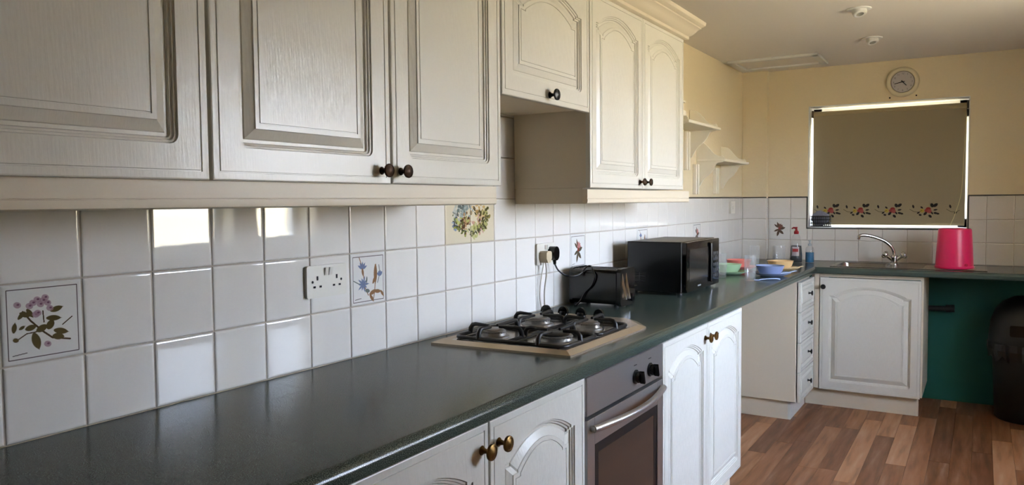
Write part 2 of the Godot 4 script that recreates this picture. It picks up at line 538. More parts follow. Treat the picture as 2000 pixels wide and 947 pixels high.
# a woodland vignette over two cream tiles: loose foliage and brush marks
func print_vignette() -> Array:
	var img := Image.create(512, 256, false, Image.FORMAT_RGB8)
	img.fill(Color(0.86, 0.82, 0.72))
	var r := RandomNumberGenerator.new(); r.seed = 77
	var zones := [[120, 80, 70, Color(0.70, 0.72, 0.68)], [95, 150, 50, Color(0.55, 0.60, 0.68)], [190, 60, 60, Color(0.52, 0.57, 0.55)], [200, 140, 55, Color(0.66, 0.50, 0.34)], [330, 70, 70, Color(0.76, 0.62, 0.38)], [340, 140, 60, Color(0.74, 0.58, 0.50)], [410, 110, 60, Color(0.66, 0.62, 0.36)], [130, 185, 60, Color(0.66, 0.68, 0.36)], [260, 190, 80, Color(0.68, 0.67, 0.40)], [390, 180, 60, Color(0.64, 0.64, 0.38)]]
	for z in zones:
		for k in 44:
			var p: Vector2 = Vector2(z[0], z[1]) + Vector2(r.randfn(0, 0.5), r.randfn(0, 0.5)) * z[2]
			if ((p - Vector2(256, 70)) / Vector2(205, 150)).length() > 1.0:
				continue
			var c: Color = z[3]
			c = c.lightened(r.randf_range(0, 0.25)) if r.randf() < 0.55 else c.darkened(r.randf_range(0.1, 0.6))
			c.a = 0.75
			leaf(img, p.x, p.y, r.randf_range(12, 36), r.randf_range(5, 12), r.randf_range(0, TAU), c)
	for k in 46:
		var a := r.randf_range(0.1, PI - 0.1)
		var p := Vector2(256 + cos(a) * 190 * r.randf_range(0.9, 1.0), 70 + sin(a) * 140 * r.randf_range(0.85, 1.0))
		leaf(img, p.x, p.y, r.randf_range(8, 18), 4, r.randf_range(0, TAU), Color(0.27, 0.29, 0.20, 0.85))
	return [print_mat(img.get_region(Rect2i(0, 0, 256, 256))), print_mat(img.get_region(Rect2i(256, 0, 256, 256)))]

# ------------------------------------------------------------------ scene
func _ready():
	trng.seed = 5
	setup_view()
	make_materials()
	build_shell()
	build_tiling()
	build_floor()
	build_windows()
	build_ceiling_fittings()
	build_worktop()
	build_wall_cabinets()
	build_base_cabinets()
	build_oven()
	build_hob()
	build_sink()
	build_shelves()
	build_sockets()
	build_appliances()
	build_crockery()
	build_clutter()

func setup_view():
	var cam := Camera3D.new()
	cam.name = "camera"
	cam.position = Vector3(1.5231, 1.3499, 0.8638)
	cam.basis = Basis.from_euler(Vector3(-0.0528, 0.5451, -0.0087), EULER_ORDER_YXZ)
	cam.fov = rad_to_deg(2.0 * atan(473.5 / 1512.5))
	cam.near = 0.05
	add_child(cam)
	cam.current = true
	var sky := ProceduralSkyMaterial.new()
	sky.sky_top_color = Color(0.76, 0.85, 1.0)
	sky.sky_horizon_color = Color(0.93, 0.95, 0.99)
	sky.ground_horizon_color = Color(0.77, 0.73, 0.63)
	sky.ground_bottom_color = Color(0.66, 0.62, 0.53)
	sky.sky_energy_multiplier = 1.0
	var s := Sky.new()
	s.sky_material = sky
	var env := Environment.new()
	env.background_mode = Environment.BG_SKY
	env.sky = s
	env.background_energy_multiplier = 65.0
	env.tonemap_mode = Environment.TONE_MAPPER_LINEAR
	env.tonemap_exposure = 1.0
	env.sdfgi_enabled = true; env.ssao_enabled = true; env.ssil_enabled = true
	var we := WorldEnvironment.new()
	we.name = "world_environment"
	we.environment = env
	add_child(we)

# openings
const FW := [0.452, 1.447, 1.142, 2.008]           # far window x0 x1 y0 y1
const RWIN := [[-1.86, -2.46, 1.05, 2.05], [-2.66, -3.16, 1.05, 2.05]]   # right wall windows z0 z1 y0 y1

func build_shell():
	var st := mb()
	bx(st, Vector3(-0.15, 0, BZ + 0.15), Vector3(-0.003, CEIL + 0.1, LZ - 0.25))
	struct("wall_left", st, M.wall)
	st = mb()
	bx(st, Vector3(-0.003, WT, LZ - 0.25), Vector3(FW[0], CEIL + 0.1, LZ))
	bx(st, Vector3(FW[1], WT, LZ - 0.25), Vector3(RW, CEIL + 0.1, LZ))
	bx(st, Vector3(FW[0], WT, LZ - 0.25), Vector3(FW[1], FW[2], LZ))
	bx(st, Vector3(FW[0], FW[3], LZ - 0.25), Vector3(FW[1], CEIL + 0.1, LZ))
	var fw := struct("wall_far", st, M.wall)
	st = mb()
	bx(st, Vector3(-0.003, 0, LZ - 0.25), Vector3(RW, WT, LZ - 0.0))
	part("painted_dado", st, M.teal, fw, "teal painted lower wall under the sink worktop")
	# boxed-in pipe run in the corner
	st = mb()
	bx(st, Vector3(-0.003, WT, LZ), Vector3(0.176, CEIL, LZ + 0.055), 0.002)
	struct("wall_boxing", st, M.wall)
	# right wall with its two windows
	st = mb()
	var z := BZ + 0.15
	for w in RWIN:
		bx(st, Vector3(RW, 0, z), Vector3(RW + 0.25, CEIL + 0.1, w[0]))
		bx(st, Vector3(RW, 0, w[0]), Vector3(RW + 0.25, w[2], w[1]))
		bx(st, Vector3(RW, w[3], w[0]), Vector3(RW + 0.25, CEIL + 0.1, w[1]))
		z = w[1]
	bx(st, Vector3(RW, 0, z), Vector3(RW + 0.25, CEIL + 0.1, LZ - 0.25))
	struct("wall_right", st, M.wall)
	st = mb()
	bx(st, Vector3(-0.15, 0, BZ), Vector3(RW + 0.25, CEIL + 0.1, BZ + 0.15))
	struct("wall_back", st, M.wall)
	st = mb()
	bx(st, Vector3(-0.15, CEIL, BZ + 0.15), Vector3(RW + 0.25, CEIL + 0.12, LZ - 0.25))
	struct("ceiling", st, M.ceiling)

func build_tiling():
	var wl: Node = get_node("wall_left")
	var wf: Node = get_node("wall_far")
	var wb: Node = get_node("wall_boxing")
	# grout beds
	var st := mb()
	bx(st, Vector3(-0.003, WT, 0.62), Vector3(0.001, 1.362, LZ))
	bx(st, Vector3(-0.003, 1.362, -1.05), Vector3(0.001, 1.82, -1.66))
	part("grout", st, M.grout, wl)
	st = mb()
	bx(st, Vector3(0.176, WT, LZ), Vector3(FW[0], 1.362, LZ + 0.001))
	bx(st, Vector3(FW[1], WT, LZ), Vector3(RW, 1.362, LZ + 0.001))
	bx(st, Vector3(FW[0], WT, LZ), Vector3(FW[1], FW[2], LZ + 0.001))
	part("grout", st, M.grout, wf)
	st = mb()
	bx(st, Vector3(0, WT, LZ + 0.055), Vector3(0.176, 1.362, LZ + 0.056))
	part("grout", st, M.grout, wb)
	var vig := print_vignette()
	var prints := {"-1_1": print_branch(), "5_1": print_cornflower(), "8_2": vig[0], "9_2": vig[1], "14_1": print_pink()}
	prints["19_1"] = prints["5_1"]
	prints["25_1"] = prints["14_1"]
	var rows := [[WT, 1.0545], [1.0545, 1.2066], [1.2066, 1.3600]]
	var zend := LZ + 0.056
	for c in range(-4, 33):
		var z0 := -c * TP
		var z1: float = max(-(c + 1) * TP, zend)
		if z0 - z1 < 0.02:
			continue
		for r in 3:
			var y0: float = rows[r][0]; var y1: float = rows[r][1]
			tile(wl, Vector3(-0.0025, (y0 + y1) * 0.5, (z0 + z1) * 0.5), z0 - z1, y1 - y0, true, prints.get("%d_%d" % [c, r]))
		if c >= 7 and c <= 10:
			for r in 3:
				tile(wl, Vector3(-0.0025, 1.36 + TP * (r + 0.5), (z0 + z1) * 0.5), z0 - z1, TP, true)
	# far wall
	var red := print_pink(Color(0.47, 0.31, 0.25, 0.95), Color(0.34, 0.27, 0.21, 0.95), false)
	for r in 3:
		var y0: float = rows[r][0]; var y1: float = rows[r][1]
		tile(wb, Vector3(0.089, (y0 + y1) * 0.5, LZ + 0.0525), 0.174, y1 - y0, false)
		tile(wb, Vector3(0.1735, (y0 + y1) * 0.5, LZ + 0.0285), 0.055, y1 - y0, true)
		var xs := [0.180, 0.3354]
		while xs[-1] < RW - 0.16:
			xs.append(xs[-1] + TP)
		xs.append(RW)
		for i in xs.size() - 1:
			var x0: float = xs[i]; var x1: float = xs[i + 1]
			var top := y1
			if x1 > FW[0] + 0.001 and x0 < FW[1]:
				if r == 2:
					if x0 < FW[0]: x1 = FW[0]
					elif x1 > FW[1]: x0 = FW[1]
					else: continue
					if x1 - x0 < 0.015: continue
				elif r == 1:
					if x0 < FW[0] and FW[0] - x0 > 0.03 or x1 > FW[1] and x1 - FW[1] > 0.03:
						# notched round the sill: split into two cut pieces
						var xm: float = FW[0] if x0 < FW[0] else FW[1]
						var left_out := x0 < FW[0]
						tile(wf, Vector3((x0 + xm) * 0.5, (y0 + (y1 if left_out else FW[2])) * 0.5, LZ - 0.0025), xm - x0, (y1 if left_out else FW[2]) - y0, false)
						tile(wf, Vector3((xm + x1) * 0.5, (y0 + (FW[2] if left_out else y1)) * 0.5, LZ - 0.0025), x1 - xm, (FW[2] if left_out else y1) - y0, false)
						continue
					top = FW[2]
			tile(wf, Vector3((x0 + x1) * 0.5, (y0 + top) * 0.5, LZ - 0.0025), x1 - x0, top - y0, false, red if (i == 0 and r == 1) else null)
	# dark edging over the tiles and round the lower part of the window
	st = mb()
	bx(st, Vector3(-0.003, 1.360, -2.66), Vector3(0.0055, 1.368, LZ + 0.055), 0.001)
	struct("trim_1", st, M.trim_dark)
	st = mb()
	bx(st, Vector3(0.0055, 1.360, LZ + 0.055), Vector3(0.176, 1.368, LZ + 0.0605), 0.001)
	bx(st, Vector3(0.176, 1.360, LZ), Vector3(FW[0], 1.368, LZ + 0.0055), 0.001)
	bx(st, Vector3(FW[1], 1.360, LZ), Vector3(RW, 1.368, LZ + 0.0055), 0.001)
	struct("trim_2", st, M.trim_dark)
	st = mb()
	bx(st, Vector3(FW[0] - 0.006, FW[2] - 0.006, LZ - 0.004), Vector3(FW[0] + 0.001, 1.366, LZ + 0.006), 0.001)
	bx(st, Vector3(FW[1] - 0.001, FW[2] - 0.006, LZ - 0.004), Vector3(FW[1] + 0.006, 1.366, LZ + 0.006), 0.001)
	bx(st, Vector3(FW[0] - 0.006, FW[2] - 0.006, LZ - 0.004), Vector3(FW[1] + 0.006, FW[2] + 0.002, LZ + 0.006), 0.001)
	struct("trim_3", st, M.trim_dark)

func build_floor():
	var st := mb()
	bx(st, Vector3(-0.15, -0.12, BZ + 0.15), Vector3(RW + 0.25, -0.003, LZ - 0.25))
	var fl := struct("floor", st, mat(Color(0.16, 0.10, 0.07), 0.8))
	var tones := [Color(0.515, 0.335, 0.215), Color(0.60, 0.41, 0.275), Color(0.43, 0.27, 0.175), Color(0.67, 0.475, 0.33), Color(0.475, 0.305, 0.195), Color(0.555, 0.365, 0.24)]
	var mats := []
	for i in tones.size():
		var c: Color = tones[i]
		var m := mat(Color(1, 1, 1), 0.38, 0.0, 0.4)
		m.albedo_texture = noise_tex(0.012, 60 + i, 512, false, 1.0, [[0.0, c.darkened(0.28)], [0.45, c], [0.7, c.lightened(0.07)], [1.0, c.lightened(0.2)]], 5)
		tri(m, Vector3(3.2, 1.0, 0.3), true)
		m.uv1_offset = Vector3(0.13 * i, 0, 0.31 * i)
		mats.append(m)
	var r := RandomNumberGenerator.new(); r.seed = 12
	var W := 0.094
	var rest := mb()
	var cache := {}
	for k in int(ceil(RW / W)):
		var x0 := k * W
		var x1: float = min(x0 + W, RW)
		var z := BZ - r.randf_range(0.05, 0.5)
		var prev := BZ
		while prev > LZ + 0.001:
			z = max(z, LZ)
			if x1 > 0.4 and x0 < 2.1 and z < -2.35:
				var len: float = prev - z
				var key := "%.3f_%.3f" % [x1 - x0, len]
				if not cache.has(key):
					var s := mb()
					bx(s, Vector3(-(x1 - x0) * 0.5 + 0.0004, -0.003, -len * 0.5 + 0.0004), Vector3((x1 - x0) * 0.5 - 0.0004, 0.0, len * 0.5 - 0.0004), 0.0006)
					cache[key] = s.commit()
				var o := MeshInstance3D.new()
				o.mesh = cache[key]
				o.material_override = mats[r.randi() % mats.size()]
				named(o, "plank", fl)
				o.position = Vector3((x0 + x1) * 0.5, 0, (prev + z) * 0.5)
			else:
				bx(rest, Vector3(x0 + 0.0004, -0.003, prev - 0.0004), Vector3(x1 - 0.0004, 0, z + 0.0004), 0.0006)
			prev = z
			z = prev - [0.8, 1.0, 1.2, 1.4][r.randi() % 4]
	var rp := part("planking", rest, mats[0], fl)
	rp.set_meta("kind", "stuff")

func build_windows():
	# far window in its reveal
	var zf := LZ - 0.17
	var x0: float = FW[0]; var x1: float = FW[1]; var y0: float = FW[2]; var y1: float = FW[3]
	var st := mb()
	# white lining of the reveal and sill
	bx(st, Vector3(x0, y0, LZ - 0.25), Vector3(x1, y0 + 0.008, LZ - 0.002), 0.001)
	bx(st, Vector3(x0, y1 - 0.006, LZ - 0.25), Vector3(x1, y1, LZ - 0.002), 0.001)
	bx(st, Vector3(x0, y0, LZ - 0.25), Vector3(x0 + 0.006, y1, LZ - 0.002), 0.001)
	bx(st, Vector3(x1 - 0.006, y0, LZ - 0.25), Vector3(x1, y1, LZ - 0.002), 0.001)
	var w := struct("window_1", st, M.upvc)
	st = mb()
	for s in [[x0, y0, x1, y0 + 0.07], [x0, y1 - 0.12, x1, y1], [x0, y0, x0 + 0.065, y1], [x1 - 0.065, y0, x1, y1]]:
		bx(st, Vector3(s[0], s[1], zf - 0.05), Vector3(s[2], s[3], zf), 0.004)
	part("window_frame", st, M.upvc, w)
	st = mb()
	bx(st, Vector3(x0 + 0.06, y0 + 0.065, zf - 0.03), Vector3(x1 - 0.06, y1 - 0.115, zf - 0.026))
	part("pane", st, M.pane, w)
	# roller blind
	var zb := LZ - 0.088
	var b := thing("roller_blind", "beige roller blind with red flower border over sink window", "blind", Vector3(0.95, 1.16, zb))
	st = mb()
	lathe(st, [Vector2(0, 0), Vector2(0.019, 0), Vector2(0.019, 0.955), Vector2(0, 0.955)], Vector3(0.472, 1.958, zb - 0.012), Vector3.RIGHT, 16)
	var fab := mat(Color(0.62, 0.56, 0.43), 0.85)
	part("roller", st, fab, b)
	for xx in [0.459, 1.427]:
		st = mb()
		bx(st, Vector3(xx, 1.935, zb - 0.035), Vector3(xx + 0.013, 1.985, zb + 0.010), 0.003)
		part("end_bracket", st, M.bracket, b)
	# cloth
	var img := Image.create(1024, 860, false, Image.FORMAT_RGB8)
	var base := Color(0.58, 0.53, 0.42)
	img.fill(base)
	var dk := Color(0.10, 0.08, 0.07, 0.95); var red := Color(0.50, 0.12, 0.10, 0.95); var yl := Color(0.66, 0.56, 0.20, 0.9)
	var cxs := [132.0, 343.0, 561.0, 794.0, 1030.0]
	for k in 5:
		var cx: float = cxs[k]
		var cy := 752.0
		if k < 4:
			for q in 3:
				ell(img, cx + [0, -9, 8][q], cy + [-8, 6, 8][q], 17, 14, 0.5 * q, red.lightened(0.08 * q))
			ell(img, cx - 40, cy + 4, 15, 15, 0, yl)
			for l in [[20, -44, 24, 11, 1.2], [36, -28, 30, 11, -0.7], [36, 0, 24, 6, -0.2], [38, 20, 20, 8, 0.2], [-26, 34, 26, 9, -0.9], [6, 38, 22, 9, 0.8], [-48, -24, 18, 6, 0.7], [-58, 34, 16, 7, 0.2], [52, 24, 20, 7, 0.2], [20, 16, 18, 6, 0.9]]:
				leaf(img, cx + l[0], cy + l[1], l[2], l[3], l[4], dk)
		stroke(img, [Vector2(cx - 120, cy - 6), Vector2(cx - 92, cy + 12), Vector2(cx - 60, cy + 14), Vector2(cx - 40, cy + 2)], 1.6, Color(0.3, 0.27, 0.15, 0.9))
		leaf(img, cx - 100, cy - 36, 24, 7, 1.3, dk); leaf(img, cx - 70, cy + 24, 18, 6, -0.6, dk)
	img.generate_mipmaps()
	var cm := mat(Color(1, 1, 1), 0.9)
	cm.albedo_texture = ImageTexture.create_from_image(img)
	cm.backlight_enabled = true; cm.backlight = Color(0.05, 0.045, 0.03)
	st = mb()
	var bx0 := 0.472; var bx1 := 1.428; var by0 := 1.168; var by1 := 1.965
	var n := 12
	for i in n:
		var u0 := float(i) / n; var u1 := float(i + 1) / n
		var za := zb + 0.004 * sin(u0 * 5.0); var zc := zb + 0.004 * sin(u1 * 5.0)
		for f in [0.0, -0.0015]:
			q4uv(st, Vector3(lerp(bx0, bx1, u0), by0, za + f), Vector3(lerp(bx0, bx1, u1), by0, zc + f), Vector3(lerp(bx0, bx1, u1), by1, zc + f), Vector3(lerp(bx0, bx1, u0), by1, za + f), Vector3(0, 0, 1 if f == 0.0 else -1), Vector2(u0, 1), Vector2(u1, 1), Vector2(u1, 0), Vector2(u0, 0))
	part("cloth", st, cm, b, "beige cloth with a printed row of red flowers")
	st = mb()
	bx(st, Vector3(bx0, by0 - 0.004, zb - 0.008), Vector3(bx1, by0 + 0.014, zb - 0.0025), 0.002)
	part("bottom_bar", st, fab, b)
	st = mb()
	tube(st, curve([Vector3(1.425, 1.95, zb + 0.015), Vector3(1.415, 1.6, zb + 0.02), Vector3(1.405, 1.38, zb + 0.02), Vector3(1.375, 1.25, zb + 0.02), Vector3(1.345, 1.165, zb + 0.02)]), 0.0022, 6)
	part("pull_cord", st, mat(Color(0.78, 0.72, 0.52), 0.6), b)
	# the two windows opposite the cabinets
	for i in RWIN.size():
		var a: Array = RWIN[i]
		st = mb()
		var X := RW + 0.12
		for s in [[a[0], a[2], a[1], a[2] + 0.055], [a[0], a[3] - 0.055, a[1], a[3]], [a[0], a[2], a[0] - 0.05, a[3]], [a[1] + 0.05, a[2], a[1], a[3]]]:
			bx(st, Vector3(X, s[1], s[0]), Vector3(X + 0.06, s[3], s[2]), 0.004)
		var wn := struct("window_%d" % (i + 2), st, M.upvc)
		st = mb()
		bx(st, Vector3(X + 0.028, a[2] + 0.05, a[0] - 0.045), Vector3(X + 0.032, a[3] - 0.05, a[1] + 0.045))
		part("pane", st, M.pane, wn)
		st = mb()
		bx(st, Vector3(RW - 0.03, a[2] - 0.025, a[0] + 0.03), Vector3(X, a[2], a[1] - 0.03), 0.004)
		part("window_sill", st, M.upvc, wn)

func build_ceiling_fittings():
	var k := 0
	for p in [Vector3(0.989, CEIL, -3.321), Vector3(0.959, CEIL, -4.115)]:
		var t := thing("recessed_downlight", ["white recessed eyeball downlight in ceiling, farther from the sink window", "white recessed eyeball downlight in ceiling closest to the wall clock"][k], "downlight", p, "ceiling downlights")
		var st := mb()
		lathe(st, [Vector2(0.030, -0.004), Vector2(0.050, -0.007), Vector2(0.056, -0.004), Vector2(0.057, 0.0)], p, Vector3.UP, 28)
		part("bezel", st, M.white, t)
		st = mb()
		var ax := Vector3(0.25, -1, 0.25).normalized()
		lathe(st, [Vector2(0.018, 0.0265), Vector2(0.026, 0.028), Vector2(0.032, 0.024), Vector2(0.034, 0.012), Vector2(0.034, -0.006)], p + Vector3(0, -0.004, 0), ax, 24)
		part("eyeball", st, M.white, t)
		st = mb()
		lathe(st, [Vector2(0.0, 0.018), Vector2(0.012, 0.020), Vector2(0.0185, 0.026)], p + Vector3(0, -0.004, 0), ax, 20)
		part("lamp_glass", st, mat(Color(0.55, 0.55, 0.52), 0.15), t)
		k += 1
	var h := thing("loft_hatch", "white framed loft hatch in ceiling above the shelf corner", "hatch", Vector3(0.32, CEIL, -4.59))
	var st := mb()
	var a := [0.035, 0.615, -4.40, -4.80]
	for s in [[a[0], a[2], a[1], a[2] - 0.045], [a[0], a[3] + 0.06, a[1], a[3]], [a[0], a[2], a[0] + 0.045, a[3]], [a[1] - 0.045, a[2], a[1], a[3]]]:
		bx(st, Vector3(s[0], CEIL - 0.018, s[1]), Vector3(s[2], CEIL, s[3]), 0.004)
	part("frame", st, M.white, h)
	st = mb()
	bx(st, Vector3(a[0] + 0.051, CEIL - 0.008, a[2] - 0.051), Vector3(a[1] - 0.051, CEIL, a[3] + 0.066), 0.001)
	part("panel", st, M.ceiling, h)

func worktop_profile() -> PackedVector2Array:
	var p := PackedVector2Array([Vector2(0.007, 0.87), Vector2(0.612, 0.87)])
	p.append(Vector2(0.620, 0.876))
	for k in 9:
		var g := deg_to_rad(90.0 * k / 8)
		p.append(Vector2(0.600 + 0.020 * cos(g), 0.89 + 0.020 * sin(g)))
	p.append(Vector2(0.007, 0.91))
	return p

const HOLE := [0.705, 1.02, -4.53, -4.87]
func build_worktop():
	var t := thing("worktop", "dark green speckled laminate L-shaped worktop with rolled front edge", "worktop", Vector3(0.3, 0.87, -2.0))
	var st := mb()
	ext(st, worktop_profile(), Vector3(0, 0, 0.75), Vector3.RIGHT, Vector3.UP, Vector3(0, 0, -4.445 - 0.75))
	part("worktop_run", st, M.worktop, t)
	st = mb()
	var zf := -4.445; var zr := LZ + 0.007
	bx(st, Vector3(0.007, 0.87, zr), Vector3(HOLE[0], 0.91, zf))
	bx(st, Vector3(HOLE[1], 0.87, zr), Vector3(RW, 0.91, zf))
	bx(st, Vector3(HOLE[0], 0.87, zr), Vector3(HOLE[1], 0.91, HOLE[3]))
	bx(st, Vector3(HOLE[0], 0.87, HOLE[2]), Vector3(HOLE[1], 0.91, zf))
	var p := PackedVector2Array([Vector2(0, 0.91), Vector2(0, 0.87), Vector2(0.024, 0.87), Vector2(0.030, 0.876)])
	for k in 9:
		var g := deg_to_rad(90.0 * k / 8)
		p.append(Vector2(0.010 + 0.020 * cos(g), 0.89 + 0.020 * sin(g)))
	ext(st, p, Vector3(0.590, 0, zf), Vector3.BACK, Vector3.UP, Vector3(RW - 0.590, 0, 0))
	part("worktop_run", st, M.worktop, t)

func build_wall_cabinets():
	var X := 0.330
	var Y0 := 1.397; var Y1 := 2.09
	# two wide-door cabinets
	var c := thing("wall_cabinet", "cream wall cabinet, the shadier one beside the knobbed pair of doors", "cabinet", Vector3(0.15, Y0, 0.45))
	carcass(c, Vector3(0.006, Y0, 0.946), Vector3(X - 0.020, Y1, -0.054), M.carcass)
	door_x(c, X, 0.95, 0.448, Y0 - 0.004, Y1, 0.045)
	door_x(c, X, 0.448, -0.056, Y0 - 0.004, Y1, 0.045)
	c = thing("wall_cabinet", "off-white wall cabinet with two bronze knobs above the double socket", "cabinet", Vector3(0.15, Y0, -0.55))
	carcass(c, Vector3(0.006, Y0, -0.057), Vector3(X - 0.020, Y1, -1.048), M.carcass)
	var d := door_x(c, X, -0.058, -0.558, Y0 - 0.004, Y1, 0.045)
	knob(d, Vector3(X, 1.424, -0.523), Vector3.RIGHT, M.bronze)
	d = door_x(c, X, -0.560, -1.050, Y0 - 0.002, Y1, 0.045)
	knob(d, Vector3(X, 1.424, -0.592), Vector3.RIGHT, M.bronze)
	# over the hob
	c = thing("wall_cabinet", "short off-white wall cabinet with one black knob above the hob", "cabinet", Vector3(0.15, 1.67, -1.35))
	carcass(c, Vector3(0.006, 1.672, -1.052), Vector3(X - 0.020, Y1, -1.643), M.carcass)
	d = door_x(c, X, -1.055, -1.642, 1.662, Y1, 0.045)
	knob(d, Vector3(X, 1.69, -1.345), Vector3.RIGHT, M.knob_black, 1.15)
	# tall pair
	c = thing("wall_cabinet", "tall white wall cabinet with arched double doors beside the shelves", "cabinet", Vector3(0.15, Y0, -2.15))
	carcass(c, Vector3(0.006, Y0, -1.660), Vector3(X - 0.020, Y1, -2.648), M.carcass)
	d = door_x(c, X, -1.645, -2.148, Y0, Y1, 0.044, 0.05)
	knob(d, Vector3(X, 1.425, -2.112), Vector3.RIGHT, M.bronze, 0.95)
	d = door_x(c, X, -2.148, -2.652, Y0, Y1, 0.044, 0.05)
	knob(d, Vector3(X, 1.425, -2.182), Vector3.RIGHT, M.bronze, 0.95)
	# light pelmets under the cabinets: rounded lower bead below a scored line
	var prof := PackedVector2Array([Vector2(0, 0.052), Vector2(0, 0.0), Vector2(0.016, 0.0), Vector2(0.020, 0.003), Vector2(0.021, 0.010), Vector2(0.021, 0.0165), Vector2(0.0185, 0.0175), Vector2(0.0185, 0.0185), Vector2(0.020, 0.0195), Vector2(0.020, 0.052)])
	var t := thing("pelmet", "long cream pelmet strip under the nearer wall cabinets", "pelmet", Vector3(0.3, 1.342, -0.1))
	var st := mb()
	ext(st, prof, Vector3(0.297, 1.3415, 0.95), Vector3.RIGHT, Vector3.UP, Vector3(0, 0, -1.99))
	bx(st, Vector3(0.008, 1.3415, -1.022), Vector3(0.300, 1.393, -1.040), 0.001)
	part("rail", st, M.pelmet, t)
	t = thing("pelmet", "short cream pelmet under the tall arched-door wall cabinet", "pelmet", Vector3(0.3, 1.342, -2.2))
	st = mb()
	ext(st, prof, Vector3(0.290, 1.3400, -1.662), Vector3.RIGHT, Vector3.UP, Vector3(0, 0, -1.13))
	part("rail", st, M.pelmet, t)
	st = mb()
	bx(st, Vector3(0.008, 1.340, -1.662), Vector3(0.290, 1.3965, -1.680), 0.001)
	part("return", st, M.carcass, t)
	st = mb()
	bx(st, Vector3(0.008, 1.340, -2.775), Vector3(0.290, 1.393, -2.792), 0.001)
	part("return", st, M.pelmet, t)
	# cornice
	t = thing("cornice", "cream moulded cornice along the tops of the wall cabinets", "cornice", Vector3(0.3, 2.09, -1.6))
	var cp := [Vector2(-0.03, 0.0), Vector2(0.012, 0.0), Vector2(0.018, 0.004), Vector2(0.018, 0.016), Vector2(0.026, 0.020), Vector2(0.034, 0.026), Vector2(0.044, 0.038), Vector2(0.052, 0.048), Vector2(0.062, 0.053), Vector2(0.062, 0.059), Vector2(0.070, 0.062), Vector2(0.078, 0.068), Vector2(0.080, 0.078), Vector2(0.080, 0.084), Vector2(-0.03, 0.084)]
	st = mb()
	var ns := seg_normals(PackedVector2Array(cp), false)
	var ze := -2.652
	for i in cp.size() - 1:
		var p: Vector2 = cp[i]; var q: Vector2 = cp[i + 1]
		var n0: Vector2 = ns[i][0]; var n1: Vector2 = ns[i][1]
		var A := func(v: Vector2, z): return Vector3(X + v.x, 2.088 + v.y, z)
		var a: Vector3 = A.call(p, 0.95); var b: Vector3 = A.call(q, 0.95)
		var c1: Vector3 = A.call(q, ze - q.x); var d1: Vector3 = A.call(p, ze - p.x)
		var na := Vector3(n0.x, n0.y, 0); var nb := Vector3(n1.x, n1.y, 0)
		t3(st, a, b, c1, na, nb, nb); t3(st, a, c1, d1, na, nb, na)
		var e1 := Vector3(0.006, c1.y, c1.z); var f1 := Vector3(0.006, d1.y, d1.z)
		var nc := Vector3(0, n0.y, -n0.x); var nd := Vector3(0, n1.y, -n1.x)
		t3(st, d1, c1, e1, nc, nd, nd); t3(st, d1, e1, f1, nc, nd, nc)
	bx(st, Vector3(0.006, 2.165, 0.95), Vector3(X + 0.05, 2.171, ze - 0.05))
	part("moulding", st, M.pelmet, t)

